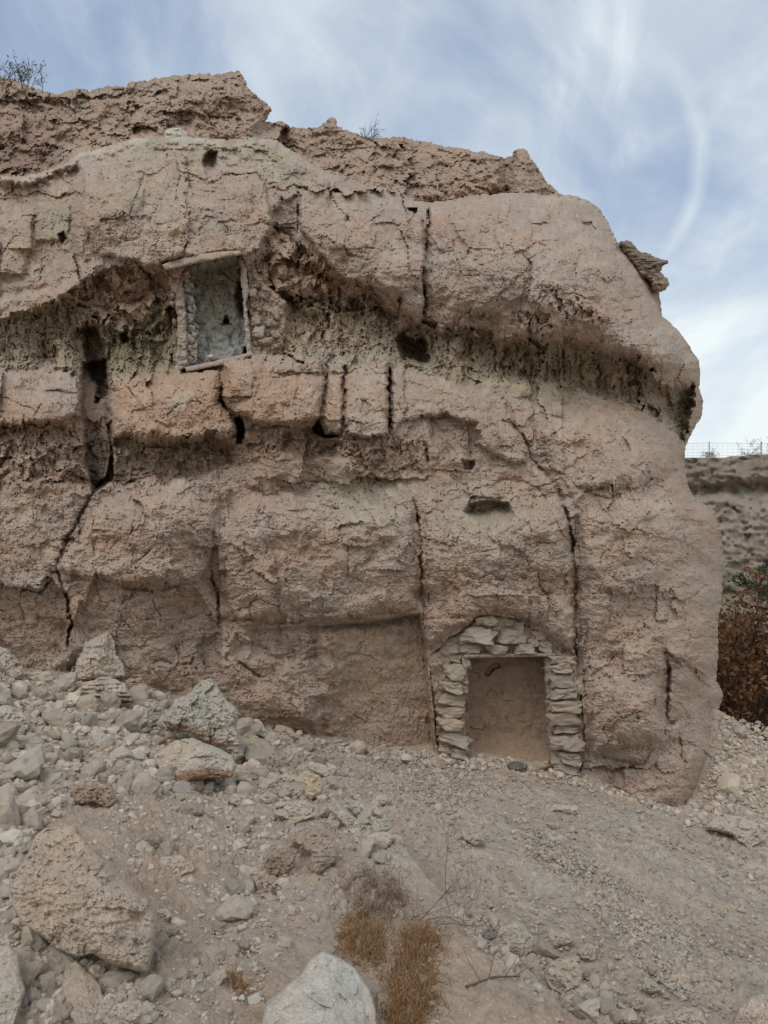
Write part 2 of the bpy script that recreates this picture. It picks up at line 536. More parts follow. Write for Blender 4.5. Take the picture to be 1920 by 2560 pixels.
def build_cliff():
    W1 = fbm(GX / 55, GY / 55, 4, 3); W2 = fbm(GX / 55, GY / 55, 4, 91)
    w1 = fbm(GX / 14, GY / 14, 3, 13); w2 = fbm(GX / 14, GY / 14, 3, 191)
    X = GX + 9 * W1 + 2.5 * w1
    Y = GY + 9 * W2 + 2.5 * w2
    Xs = GX + 3 * W1 + 2.0 * w1; Ys = GY + 3 * W2 + 2.0 * w2

    # blocky edges: the outline of a broken bed jumps from block to block
    bx, by_ = facet(GX / 30 + .5 * W1, GY / 60, 600, 0.0), facet(GX / 60, GY / 30 + .5 * W2, 601, 0.0)
    sx_, sy_ = facet(GX / 11 + .5 * W1, GY / 30, 602, 0.0), facet(GX / 30, GY / 11 + .5 * W2, 603, 0.0)
    Xj = GX + 4 * W1 + 18 * by_ + 7 * sy_; Yj = GY + 4 * W2 + 24 * bx + 9 * sx_

    def bb(poly, pad, warp):
        xs = [p[0] for p in poly]; ys = [p[1] for p in poly]
        j0 = max(0, int((min(xs) - pad - 15 - gx1[0]) / STEP)); j1 = int((max(xs) + pad + 15 - gx1[0]) / STEP) + 1
        i0 = max(0, int((min(ys) - pad - 15 - gy1[0]) / STEP)); i1 = int((max(ys) + pad + 15 - gy1[0]) / STEP) + 1
        return slice(i0, i1), slice(j0, j1)

    def sdp(poly, pad=60, XX=X, YY=Y):
        out = np.full(GX.shape, -999.0)
        s = bb(poly, pad, 0)
        out[s] = poly_sd(XX[s], YY[s], poly)
        return out

    def soft(poly, w=20, XX=X, YY=Y):
        return sstep(-w, w, sdp(poly, w + 20, XX, YY))

    D = coarse_eval(Ymain, GX, GY)
    # --- crests behind the main body
    crestL = [(-400, 470), (0, 440), (60, 440), (110, 430), (165, 405), (200, 380), (265, 368), (330, 347), (440, 340), (560, 350), (640, 345), (690, 352), (720, 300), (700, 120), (-400, 60)]
    crestR = [(665, 330), (690, 352), (750, 392), (830, 437), (900, 457), (960, 472), (1012, 484), (1030, 502), (1072, 510), (1170, 492), (1250, 484), (1330, 484), (1398, 492), (1430, 470), (1380, 340), (900, 260), (690, 260)]
    cR = sdp(crestR, 80, Xs, Ys); cL = sdp(crestL, 80, Xs, Ys)
    isR = cR > 0
    isL = cL > 0
    isR &= ~isL
    # main body rounds over towards the ledge under the crests
    edge = np.maximum(cL, cR)
    D += np.where(edge < 0, 0.22 * (1 - sstep(0, 20, -edge)) ** 2, 0)
    DL = 12.9 + 0.9 * sstep(420, 200, GY) + 0.5 * sstep(400, 680, GX) - 0.45 * np.exp(-(((GX - 520) / 160) ** 2 + ((GY - 240) / 50) ** 2)) + 0.35 * np.exp(-(((GX - 50) / 110) ** 2 + ((GY - 390) / 40) ** 2)) + 0.6 * sstep(610, 690, GX)
    DR = 14.3 + 0.8 * sstep(480, 330, GY) + 0.25 * np.abs((GX - 1000) / 400) ** 2 - 0.5 * np.exp(-((GX - 1305) / 40) ** 2) + 0.5 * np.exp(-((GX - 1268) / 14) ** 2)
    D = np.where(isL, DL, np.where(isR, DR, D))

    # --- hollows and undercuts : polygon, depth, softness
    clayL = [(-560, 800), (0, 790), (90, 775), (160, 745), (205, 770), (250, 800), (300, 830), (360, 835), (400, 800), (430, 760), (438, 700), (455, 690), (470, 925), (380, 932), (300, 942), (250, 960), (200, 930), (100, 922), (0, 924), (-560, 910)]
    clayM = [(640, 760), (700, 735), (740, 745), (800, 760), (860, 752), (930, 765), (985, 790), (1000, 835), (1002, 905), (900, 902), (800, 902), (720, 895), (640, 880)]
    clayR = [(1000, 835), (1040, 815), (1090, 822), (1140, 818), (1200, 828), (1290, 860), (1360, 855), (1420, 850), (1490, 872), (1539, 888), (1580, 893), (1620, 905), (1632, 945), (1655, 964), (1738, 966), (1742, 1000), (1716, 1108), (1677, 1064), (1640, 1034), (1580, 1010), (1500, 985), (1400, 962), (1280, 950), (1150, 950), (1060, 928), (1000, 905)]
    for poly, dep, wd in [(clayL, 0.36, 9), (clayM, 0.22, 9), (clayR, 0.34, 9),
                          ([(1560, 900), (1620, 908), (1650, 968), (1738, 970), (1716, 1108), (1677, 1064), (1640, 1030), (1585, 1000)], 0.45, 10)]:
        s = sdp(poly, 80, Xj, Yj)
        D += dep * (0.55 * sstep(-2.5, 4, s) + 0.45 * sstep(-2, wd * 2.5, s))
    hol = [
        # under the brow left of the opening
        ([(150, 745), (190, 722), (270, 672), (330, 667), (400, 690), (440, 700), (440, 800), (380, 840), (300, 835), (240, 790), (190, 770)], 0.26, 14),
        ([(655, 630), (690, 560), (725, 575), (770, 640), (800, 680), (870, 690), (900, 720), (985, 770), (985, 800), (860, 770), (740, 760), (640, 770), (600, 700)], 0.20, 10),
        # deep cavities
        ([(207, 802), (252, 812), (262, 860), (268, 930), (262, 985), (246, 1010), (236, 950), (212, 900)], 0.75, 9),
        ([(294, 832), (318, 828), (322, 855), (306, 862)], 0.5, 5),
        ([(588, 1045), (602, 1040), (612, 1078), (604, 1110), (590, 1108), (594, 1080)], 0.9, 4),
        ([(782, 1078), (800, 1048), (812, 1085), (826, 1088), (845, 1092), (812, 1096)], 0.8, 4),
        ([(996, 846), (1010, 836), (1036, 852), (1060, 842), (1078, 872), (1064, 912), (1034, 906), (1006, 896)], 0.9, 9),
        ([(268, 1060), (280, 1050), (282, 1120), (287, 1190), (280, 1205), (250, 1222), (228, 1240), (245, 1205), (268, 1190), (274, 1130)], 0.95, 5),
        ([(146, 585), (160, 578), (168, 596), (156, 612), (146, 604)], 0.35, 5),
        ([(507, 402), (520, 380), (545, 378), (540, 425), (520, 440), (512, 425)], 0.45, 6),
        ([(676, 590), (682, 520), (702, 490), (735, 500), (742, 540), (735, 610), (700, 620)], 0.22, 10),
        ([(735, 600), (775, 640), (830, 690), (800, 700), (740, 690)], 0.22, 12),
        ([(1160, 1278), (1172, 1258), (1225, 1250), (1270, 1256), (1288, 1285), (1275, 1302), (1220, 1304), (1185, 1298)], 0.45, 7),
        ([(488, 1602), (545, 1592), (560, 1630), (515, 1650), (498, 1630)], 0.18, 12),
        ([(1455, 556), (1478, 552), (1490, 575), (1476, 590), (1460, 580)], 0.25, 6),
        ([(1520, 1480), (1560, 1468), (1680, 1470), (1690, 1540), (1600, 1560), (1540, 1540)], 0.16, 22),
        ([(1155, 1150), (1185, 1150), (1180, 1172), (1160, 1175)], 0.3, 6),
        ([(1068, 1040), (1100, 1035), (1190, 1060), (1200, 1100), (1180, 1150), (1110, 1140), (1075, 1090)], 0.18, 14),
        # undercut below the hard ledge
        ([(282, 1095), (420, 1110), (545, 1085), (588, 1110), (580, 1162), (480, 1192), (285, 1220)], 0.34, 9),
        ([(706, 1076), (790, 1068), (800, 1098), (860, 1104), (850, 1140), (760, 1150), (700, 1124)], 0.22, 8),
        ([(-560, 1058), (0, 1062), (110, 1068), (200, 1040), (250, 1070), (262, 1150), (230, 1225), (120, 1210), (0, 1200), (-560, 1200)], 0.18, 14),
        # under the big lower bulge
        ([(-560, 1470), (0, 1470), (90, 1480), (135, 1440), (165, 1480), (180, 1620), (60, 1720), (-560, 1720)], 0.22, 14),
        ([(240, 1440), (300, 1466), (430, 1470), (490, 1478), (525, 1520), (545, 1570), (560, 1700), (400, 1760), (180, 1720), (175, 1560), (210, 1500)], 0.16, 9),
        ([(620, 1578), (700, 1570), (795, 1562), (800, 1600), (740, 1640), (640, 1620)], 0.10, 8),
        ([(590, 1590), (650, 1610), (720, 1640), (700, 1700), (620, 1690), (570, 1640)], 0.12, 10),
        # smooth walled alcove left of the doorway
        # the sunken panel behind the doorway stones, and the dug room behind the upper opening
        
    ]
    for poly, dep, wd in hol:
        D += dep * (0.5 * sstep(-2.5, 3, sdp(poly, 60, Xs if wd < 9 else Xj, Ys if wd < 9 else Yj)) + 0.5 * sstep(-wd * 0.6, wd * 1.6, sdp(poly, 60, X, Y)))
    D += 0.46 * sstep(-3, 6, sdp([(700, 1574), (740, 1562), (800, 1566), (900, 1556), (1050, 1535), (1062, 1600), (1070, 1720), (1086, 1890), (1000, 1900), (700, 1900)], 40, Xs, Ys)) * sstep(740, 880, X + 30 * W1)
    for poly, dep in [([(1074, 1652), (1084, 1634), (1112, 1614), (1124, 1594), (1154, 1584), (1188, 1554), (1200, 1542), (1235, 1540), (1290, 1548), (1316, 1568), (1350, 1586), (1384, 1614), (1396, 1636),
                       (1432, 1644), (1440, 1690), (1448, 1760), (1454, 1830), (1458, 1900), (1444, 1945), (1120, 1930), (1092, 1850), (1086, 1780), (1078, 1700)], .42), ([(1172, 1640), (1360, 1640), (1364, 1915), (1176, 1915)], 0.35),
                      ([(450, 692), (470, 664), (602, 640), (610, 655), (620, 884), (468, 920)], 1.6)]:
        D += dep * sstep(-3, 3, sdp(poly, 40, GX, GY))

    # --- blocks and plates standing proud or set back, with rounded shoulders
    B_L = [(278, 948), (310, 938), (400, 925), (480, 922), (546, 925), (551, 1000), (574, 1032), (592, 1085), (560, 1096), (420, 1112), (290, 1096), (278, 1050), (270, 1000)]
    B_M = [(556, 925), (610, 893), (740, 888), (810, 900), (810, 1000), (798, 1046), (720, 1070), (640, 1058), (604, 1048), (584, 1026), (560, 1000)]
    B_N = [(816, 904), (857, 908), (860, 1010), (858, 1088), (820, 1084), (806, 1052), (817, 1000)]
    B_F = [(862, 908), (968, 910), (970, 1000), (971, 1094), (866, 1090), (866, 1010)]
    B_S = [(980, 910), (1060, 930), (1180, 958), (1266, 992), (1282, 1070), (1312, 1112), (1322, 1150), (1290, 1158), (1190, 1110), (1190, 1060), (1100, 1035), (1070, 1040), (1000, 1060), (980, 1080)]
    B_W = [(-560, 928), (0, 928), (100, 926), (183, 935), (206, 962), (198, 1038), (110, 1062), (0, 1058), (-560, 1055)]
    for poly, h, w in [(B_L, .38, 110), (B_M, .36, 80), (B_N, .20, 18), (B_F, .26, 24), (B_S, .20, 40), (B_W, .28, 60),
                       ([(745, 480), (900, 470), (1058, 540), (1060, 720), (1052, 820), (1000, 775), (975, 745), (890, 700), (860, 690), (820, 650), (760, 590), (748, 560)], .26, 16),
                       ([(205, 425), (340, 378), (470, 392), (466, 480), (474, 600), (460, 636), (400, 668), (330, 655), (245, 640), (208, 560)], .20, 34),
                       ([(462, 420), (560, 410), (660, 450), (680, 560), (650, 625), (600, 632), (468, 640), (464, 560)], .14, 26),
                       ([(1072, 520), (1400, 500), (1540, 640), (1640, 760), (1740, 930), (1738, 962), (1655, 962), (1632, 942), (1620, 902), (1580, 890), (1500, 868), (1400, 846), (1290, 852), (1140, 812), (1064, 815)], .16, 90),
                       ([(142, 1420), (240, 1255), (480, 1205), (540, 1260), (530, 1410), (500, 1462), (300, 1460), (170, 1440)], .24, 200),
                       ([(540, 1330), (640, 1230), (880, 1245), (1028, 1270), (1048, 1525), (800, 1556), (600, 1566), (553, 1480)], .22, 220),
                       ([(640, 1150), (690, 1130), (760, 1155), (790, 1215), (660, 1230), (600, 1200)], .12, 120),
                       ([(1066, 1280), (1390, 1262), (1418, 1300), (1432, 1400), (1434, 1640), (1390, 1600), (1300, 1532), (1195, 1532), (1150, 1570), (1068, 1630)], .18, 160),
                       ([(1446, 1290), (1560, 1235), (1700, 1262), (1788, 1400), (1788, 1720), (1660, 1630), (1652, 1850), (1480, 1890), (1448, 1600)], .24, 200),
                       ([(1672, 1660), (1790, 1620), (1800, 1900), (1720, 1860), (1674, 1850)], .12, 90),
                       ([(1336, 1010), (1480, 1000), (1640, 1060), (1700, 1180), (1600, 1220), (1440, 1225), (1400, 1180), (1345, 1130)], .16, 180)]:
        w = 4 + .24 * w
        s = sdp(poly, 12, .5 * (Xs + Xj), .5 * (Ys + Yj))
        t_ = np.clip(s / w, 0, 1)
        D -= h * np.sqrt(1 - (1 - t_) ** 2)
    for poly, dep, wd in [([(-560, 450), (60, 455), (190, 405), (204, 430), (188, 480), (192, 560), (206, 640), (200, 690), (150, 730), (0, 755), (-560, 755)], .38, 12),
                          ([(0, 560), (80, 520), (90, 610), (60, 690), (0, 690)], -.16, 14), ([(92, 512), (175, 515), (180, 560), (165, 610), (85, 600)], -.10, 6),
                          ([(200, 900), (272, 900), (270, 960), (274, 1060), (268, 1190), (232, 1232), (212, 1150), (204, 1040)], .85, 6),
                          ([(1066, 500), (1110, 500), (1180, 640), (1130, 760), (1060, 830), (1062, 700)], .10, 6), ([(1330, 1160), (1390, 1200), (1420, 1280), (1440, 1420), (1440, 1600), (1470, 1640), (1470, 1400), (1450, 1270), (1400, 1180)], .10, 7)]:
        D += dep * sstep(-wd * 0.6, wd * 1.4, sdp(poly, 40))

    # --- standing forms
    lump = [(860, 1165, 26, 40, 0.18), (475, 600, 14, 40, .05), (690, 640, 22, 40, 0.12), (725, 690, 22, 60, 0.18), (610, 920, 60, 30, .06), (1735, 1030, 40, 60, .2),
            (1100, 610, 60, 200, -.08), (240, 520, 60, 60, .12), (330, 560, 90, 60, .1), (830, 560, 50, 120, .05), (1560, 1180, 50, 60, .1), (1690, 1690, 30, 60, .12),
            (1780, 1740, 22, 30, .25), (1620, 1780, 60, 90, .15), (1200, 1380, 80, 70, .1), (560, 1360, 40, 50, .1), (950, 1300, 90, 60, .08), (1370, 1480, 40, 80, .08)]
    for cx, cy, rx, ry, h in lump:
        D -= h * np.exp(-(((X - cx) / rx) ** 2 + ((Y - cy) / ry) ** 2))

    # --- joints and cracks: polyline, half width, depth
    cracks = [
        ([(275, 930), (272, 1000), (277, 1050)], 4, .45), ([(232, 1232), (200, 1290), (168, 1350), (138, 1420)], 6, .22), ([(138, 1420), (148, 1445), (170, 1500), (176, 1560), (168, 1630)], 4.5, .3),
        ([(525, 1420), (530, 1450), (545, 1490), (547, 1575)], 4.5, .28), ([(590, 1300), (612, 1350), (610, 1430)], 3, .06), ([(548, 930), (553, 1000), (578, 1032), (598, 1050)], 4.5, .4), ([(590, 1110), (580, 1140), (577, 1165)], 3, .12),
        ([(811, 905), (815, 960), (808, 1010), (800, 1050)], 2, .06), ([(858, 925), (863, 980), (857, 1030), (861, 1080)], 1.8, .05), ([(972, 915), (974, 1000), (976, 1095)], 5, .5),
        ([(1032, 1240), (1052, 1330), (1053, 1480), (1060, 1570), (1066, 1660), (1074, 1740), (1084, 1870)], 4.5, .24),
        ([(1278, 1000), (1288, 1070), (1318, 1110), (1330, 1150), (1380, 1200), (1402, 1240), (1420, 1290), (1430, 1370), (1440, 1420)], 9, .20),
        ([(1410, 1250), (1422, 1300), (1434, 1370), (1440, 1440), (1440, 1520), (1436, 1600), (1446, 1700), (1454, 1800), (1464, 1890)], 5.0, .22),
        ([(1066, 505), (1074, 560), (1064, 620), (1057, 690), (1063, 750), (1054, 830)], 5, .30), ([(745, 505), (745, 560), (736, 640)], 3, .2), ([(826, 468), (825, 515)], 3, .2), ([(868, 540), (868, 560)], 2.5, .1),
        ([(466, 480), (472, 530), (470, 560)], 2, .05), ([(1666, 1640), (1674, 1700), (1668, 1790), (1660, 1850)], 5, .15), ([(1700, 1840), (1704, 1900)], 4, .15), ([(1796, 1960), (1792, 2010)], 5, .2),
        ([(844, 715), (848, 790)], 3, .2), ([(820, 780), (822, 830)], 3, .2), ([(855, 800), (853, 850), (862, 895)], 3, .22), ([(800, 750), (812, 790)], 2, .1), ([(948, 755), (946, 800)], 2, .12), ([(998, 740), (996, 800)], 2.5, .15),
        ([(1172, 860), (1174, 905)], 3, .2), ([(1236, 855), (1238, 930)], 4, .25), ([(1408, 865), (1410, 960)], 3.5, .25), ([(1498, 900), (1496, 980)], 4, .2), ([(1312, 880), (1312, 940)], 2.5, .15), ([(1365, 900), (1368, 955)], 2.5, .15),
        ([(108, 830), (112, 900)], 2.5, .15), ([(140, 860), (142, 930)], 2.5, .12), ([(270, 850), (276, 930)], 3.5, .25), ([(400, 760), (402, 800), (388, 830), (372, 815)], 2.5, .15), ([(430, 900), (434, 860)], 2, .1), ([(350, 890), (356, 925)], 2, .1),
        ([(85, 980), (130, 978), (190, 986)], 2.5, .12), ([(180, 870), (200, 920)], 2.5, .1),
        ([(1040, 1550), (1110, 1545), (1190, 1538)], 2.5, .08), ([(1145, 1592), (1180, 1560), (1195, 1540)], 6, .25), ([(1290, 1230), (1340, 1225), (1410, 1232)], 2.5, .05), ([(1430, 1235), (1490, 1225), (1510, 1222)], 3, .08),
        ([(380, 1660), (400, 1650), (440, 1662), (478, 1660), (484, 1640)], 3.5, .12), ([(590, 1655), (620, 1670), (640, 1690), (670, 1695)], 4, .12), ([(1500, 1890), (1560, 1905), (1620, 1915)], 3, .1), ([(1470, 1850), (1520, 1860)], 3, .06),
        ([(1555, 1090), (1580, 1130)], 3, .12), ([(1620, 1200), (1600, 1260)], 3, .06), ([(1355, 1080), (1362, 1110)], 2.5, .08), ([(1390, 1080), (1388, 1110)], 2.5, .08),
        ([(300, 1470), (380, 1478), (470, 1462)], 4, .12), ([(560, 1555), (640, 1550), (700, 1560), (790, 1550)], 4, .10), ([(800, 1562), (900, 1556), (1055, 1536)], 4, .10),
        ([(0, 1465), (60, 1475), (100, 1482), (135, 1440)], 4, .14), ([(960, 1160), (950, 1100)], 2.5, .1), ([(1065, 1120), (1068, 1160)], 4, .2),
        ([(245, 735), (255, 680)], 2, .08), ([(1660, 890), (1650, 940)], 2, .05), ([(480, 500), (470, 440)], 2, .06), ([(1290, 380), (1282, 430), (1286, 470)], 4, .25), ([(180, 250), (175, 300)], 2.5, .12), ([(945, 390), (935, 440)], 3, .15)]
    for pl, wd, dep in cracks:
        s = bb(pl, 40, 0)
        d, t = seg_dist(.45 * X[s] + .55 * Xs[s] + 2.5 * w1[s], Ys[s], pl)
        d = np.abs(d + 1.5 * w2[s])
        nz = np.clip(0.6 + 1.1 * W2[s] + 0.25 * w1[s], 0.15, 1.3)
        wv = np.maximum(3.4, 0.70 * wd * (0.25 + 1.0 * nz) * (0.35 + 0.65 * np.sin(np.pi * np.clip(t, 0.03, 0.97))))
        fade = sstep(0, .10, t) * sstep(1, .90, t)
        D[s] += 0.85 * dep * fade * (0.15 + 0.95 * nz) * np.exp(-(d / wv) ** 2) + 0.10 * min(dep, .4) * np.exp(-d / (2.2 * wd))

    # --- region weights
    m_clay = np.maximum.reduce([soft(clayL, 12), soft(clayM, 22), soft(clayR, 12)])
    m_crest = np.where(isL | isR, 1.0, 0.0)
    rubL = soft([(140, 750), (190, 715), (270, 665), (400, 680), (445, 700), (440, 790), (380, 845), (300, 845), (240, 800)], 14)
    rubM = soft([(610, 720), (690, 560), (770, 640), (870, 690), (985, 770), (985, 815), (860, 790), (740, 780), (620, 770)], 14)
    rubR = soft([(1000, 790), (1060, 790), (1180, 780), (1300, 740), (1420, 700), (1500, 720), (1500, 860), (1420, 870), (1300, 880), (1200, 870), (1000, 870)], 20)
    rub = np.maximum.reduce([rubL, rubM, 0.9 * rubR])
    crumb = np.maximum.reduce([soft([(282, 1085), (540, 1080), (640, 1060), (970, 1100), (960, 1150), (690, 1135), (480, 1195), (290, 1225)], 12),
                               soft([(-560, 1060), (200, 1060), (255, 1080), (240, 1225), (-560, 1215)], 16),
                               soft([(900, 1100), (1060, 1090), (1070, 1180), (900, 1220), (870, 1180)], 18)])
    smooth_wall = soft([(800, 1580), (1060, 1550), (1086, 1890), (820, 1870)], 14)
    ledge = soft([(282, 945), (560, 925), (690, 890), (800, 905), (975, 910), (975, 1080), (800, 1060), (600, 1040), (430, 1100), (290, 1060)], 14)
    lower = sstep(1180, 1280, GY)
    upper = sstep(1000, 850, GY) * (1 - m_clay) * (1 - m_crest)

    # --- relief at every size
    D += 0.13 * fbm(GX / 210, GY / 170, 3, 40) * (1 - 0.4 * ledge)
    D += 0.04 * fbm(X / 90, Y / 66, 3, 41) * (1 + 1.2 * m_crest) * (1 - 0.5 * smooth_wall)
    D -= 0.03 * np.maximum(0, ridged(X / 120, Y / 70, 3, 42)) * (0.6 + 0.6 * lower)
    D += 0.022 * np.abs(fbm(X / 48, Y / 34, 3, 48)) * (1 - smooth_wall)
    D += 0.010 * fbm(X / 20, Y / 22, 3, 43) * (1 + 0.8 * m_crest + 0.6 * crumb)
    D += 0.005 * fbm(GX / 7, GY / 9, 2, 44)
    # flaking skin: small shelves that break off downward
    q = fbm(GX / 26, GY / 40, 3, 47) + 0.5 * W1
    fl = q * 5
    D += 0.014 * (np.abs((fl - np.floor(fl)) - 0.0)) * (1 - smooth_wall * 0.6) * (1 - m_clay)
    # vertical pitting of the upper face
    p = fbm(GX / 10, GY / 30, 3, 45)
    D += 0.016 * sstep(0.2, 0.7, p) * (0.3 + 0.75 * upper + 0.4 * smooth_wall)
    D += 0.016 * np.abs(fbm(GX / 13 + W1, GY / 48, 3, 49)) * (0.3 + upper + smooth_wall)
    p = fbm(GX / 22 + W1, GY / 10, 3, 46)
    D += 0.022 * sstep(0.30, 0.6, p) * lower * (1 - smooth_wall)
    hw = (1 - smooth_wall * .85) * (1 - m_clay * .8)
    dmask = 1 - soft([(1060, 1530), (1450, 1530), (1480, 1960), (1070, 1960)], 40)
    D += 0.34 * hewn(GX / 340 + .1 * W1, GY / 240 + .1 * W2, 96, .9) * (1 - smooth_wall) * dmask
    D += 0.38 * dmask * hewn(GX / 190 + .12 * W1, GY / 150 + .12 * W2, 91) * hw
    D += 0.13 * hewn(GX / 78 + .12 * W1, GY / 62 + .12 * W2, 92) * hw
    D += 0.05 * hewn(GX / 30 + .15 * W1, GY / 25 + .15 * W2, 93) * hw
    # short thin cracks: level lines of a slow noise, kept only here and there
    def strokes(sx, sy, wd, dep, seed, lo):
        nv = fbm(X / sx + .2 * w1, Y / sy + .2 * w2, 2, seed)
        mk = sstep(lo, lo + .25, fbm(GX / (sx * 1.1) + 7, GY / (sy * 1.1), 3, seed + 3))
        return dep * (1 - sstep(0, wd, np.abs(nv))) * mk
    sw = 1 - .5 * smooth_wall
    D += strokes(34, 95, .03, .035, 700, .2) * (1 - .3 * m_crest)
    D += strokes(95, 40, .035, .04, 710, .2) * sw
    D += strokes(15, 34, .07, .026, 720, .05)
    D += strokes(30, 14, .07, .02, 730, .1) * sw
    D += strokes(8, 15, .14, .013, 740, .0)
    # pale crumbs lying along the shelf under the left crest
    f1, f2, idv = worley(GX / 17, GY / 14, 750)
    D -= 0.20 * np.maximum(0, .62 - f1) * (.4 + idv) * sstep(-40, -16, cL) * sstep(2, -6, cL) * sstep(700, 640, GX)
    # hairline cracks following cell borders
    f1, f2, idv = worley(X / 105, Y / 150, 50)
    keep = sstep(0.0, 0.35, fbm(GX / 130, GY / 130, 2, 51))
    D += 0.05 * (1 - sstep(0.0, 0.035, f2 - f1)) * keep * (1 - m_crest)
    D += 0.05 * (idv - 0.5) * (1 - m_crest) * (0.5 + 0.9 * ledge)
    # broken faces of every size
    D += 0.045 * facet(X / 90 + .3 * W1, Y / 62 + .3 * W2, 80) * (1 - smooth_wall * .8) * (1 - m_clay * .7)
    D += 0.014 * facet(X / 34 + .4 * W1, Y / 27 + .4 * W2, 81) * (1 - smooth_wall * .7) * (1 - m_clay * .7)
    D += 0.009 * facet(Xs / 14 + .5 * W1, Ys / 12 + .5 * W2, 82)
    D += 0.020 * facet(Xs / 10 + .5 * W1, Ys / 30 + .6 * W2, 83) * np.clip(upper + smooth_wall, 0, 1) * sstep(-.3, .5, fbm(GX / 60, GY / 60, 3, 84))
    # blocks hanging under the brows
    D += np.maximum(rubL, rubM) * (0.26 * facet(X / 36 + .3 * W1, Y / 46 + .3 * W2, 52) + 0.12 * facet(Xs / 17, Ys / 21, 53))
    D += rubR * (0.10 * facet(X / 30, Y / 40, 85) + 0.13 * facet(Xs / 12 + .5 * W1, Ys / 22 + .5 * W2, 86)) * sstep(-.35, .3, fbm(GX / 80, GY / 50, 3, 87))
    # crumbly bed and knobbly crest
    D += crumb * (0.09 * facet(Xs / 12 + .5 * W1, Ys / 17 + .5 * W2, 54) + 0.10 * facet(X / 40, Y / 30, 88))
    D += m_crest * (0.10 * facet(X / 70 + .4 * W1, Y / 42 + .4 * W2, 55) + 0.08 * facet(X / 28 + .4 * W1, Y / 20, 56) + 0.22 * hewn(X / 55, Y / 40, 94) + 0.06 * facet(Xs / 12, Ys / 10, 57))
    # drying cracks in the clay: upright columns
    f1, f2, idv = worley(X / 30 + 0.4 * W1, Y / 110 + .3 * W2, 57)
    D += m_clay * (0.10 * (idv - 0.5) + 0.0 * f1 + 0.08 * facet(X / 26 + .4 * W1, Y / 44, 89))
    D += m_clay * 0.26 * hewn(X / 34 + .2 * W1, Y / 120 + .2 * W2, 95, .9)
    D += m_clay * (strokes(13, 75, .07, .10, 760, -.1) + strokes(7, 26, .10, .05, 770, -.1))
    D += m_clay * (0.03 * facet(Xs / 10 + .5 * W1, Ys / 18 + .4 * W2, 58) + 0.035 * sstep(.12, .4, fbm(GX / 7 + W1, GY / 26, 3, 90)))
    # ledge blocks: a lip at the top, joints between
    D -= ledge * 0.04
    D += ledge * 0.05 * sstep(0.35, 0.5, fbm(X / 60, Y / 45, 2, 59))

    # --- silhouette: the rock turns away towards its edge
    jag = 2.6 + 2.6 * sstep(560, 380, GY)
    sil = poly_sd(GX + jag * (w1 + 0.5 * W1), GY + jag * (w2 + 0.5 * W2), SKYLINE)
    right = sstep(1380, 1500, GX)
    wr = 14 + 34 * right
    tt = np.clip(sil / wr, 0, 1)
    D += (0.35 + 0.45 * right) * (1 - np.sqrt(1 - (1 - tt) ** 2))

    # --- colours of the beds (albedo), and one painted shade on the left crest
    def lay(c, a, w):
        return c * (1 - w[..., None]) + np.array(a) * w[..., None]
    C = np.zeros(GX.shape + (3,)) + np.array((0.352, 0.284, 0.232))
    n_big = fbm(GX / 260, GY / 120, 3, 60); n_mid = fbm(X / 60, Y / 40, 4, 61); n_sm = fbm(X / 16, Y / 18, 3, 62)
    C = lay(C, (0.350, 0.288, 0.240), upper)
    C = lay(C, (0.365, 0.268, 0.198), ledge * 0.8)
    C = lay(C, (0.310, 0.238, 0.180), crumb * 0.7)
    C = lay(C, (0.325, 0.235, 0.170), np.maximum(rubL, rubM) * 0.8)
    C = lay(C, (0.345, 0.262, 0.195), smooth_wall * 0.7)
    C = lay(C, (0.365, 0.325, 0.268), sstep(0.05, 0.5, n_big + 0.5 * n_mid) * 0.5 * (1 - m_crest))
    C = lay(C, (0.325, 0.242, 0.185), sstep(0.1, 0.55, -n_big + 0.6 * n_mid) * 0.45)
    olive = m_clay * np.clip(0.9 + 0.6 * n_mid, 0, 1)
    C = lay(C, (0.328, 0.292, 0.222), olive)
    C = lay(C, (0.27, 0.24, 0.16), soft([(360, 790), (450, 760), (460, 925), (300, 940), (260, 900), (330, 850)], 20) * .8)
    C = lay(C, (0.33, 0.31, 0.235), soft([(1000, 900), (1060, 920), (1300, 945), (1480, 985), (1450, 1030), (1250, 990), (1080, 960)], 26) * 0.6)
    C = lay(C, (0.33, 0.325, 0.25), soft([(780, 1200), (1000, 1190), (1040, 1280), (1000, 1330), (800, 1320)], 50) * 0.4)
    C = lay(C, (0.33, 0.325, 0.25), soft([(1150, 1180), (1320, 1230), (1310, 1370), (1150, 1380), (1080, 1300)], 50) * 0.35)
    C = lay(C, (0.345, 0.33, 0.26), soft([(300, 350), (700, 350), (860, 440), (760, 480), (500, 400), (340, 400)], 30) * 0.6)
    C = lay(C, (0.285, 0.283, 0.222), soft([(92, 512), (175, 515), (180, 560), (165, 610), (85, 600)], 22) * 0.6)
    C = lay(C, (0.325, 0.30, 0.24), soft([(260, 480), (380, 475), (370, 530), (260, 520)], 16) * 0.6)
    C = lay(C, (0.322, 0.252, 0.200), 0.85 * np.maximum(sstep(-26, 34, cL), sstep(-10, 24, cR)) * np.clip(0.9 + 0.5 * n_mid, 0, 1))
    C = lay(C, (0.17, 0.115, 0.085), np.where(isL, soft([(0, 320), (110, 350), (160, 380), (140, 420), (0, 440)], 30), 0) * 0.5)  # shade low on the left crest, painted in as darker colour
    C = lay(C, (0.42, 0.40, 0.33), np.where(isL, 0, 1) * sstep(-38, -4, cL) * np.clip(0.4 + n_mid, 0, 1) * sstep(700, 600, GX))   # pale crumbs along the shelf
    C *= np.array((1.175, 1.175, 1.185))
    C *= (1 + 0.12 * n_sm + 0.12 * n_mid)[..., None]

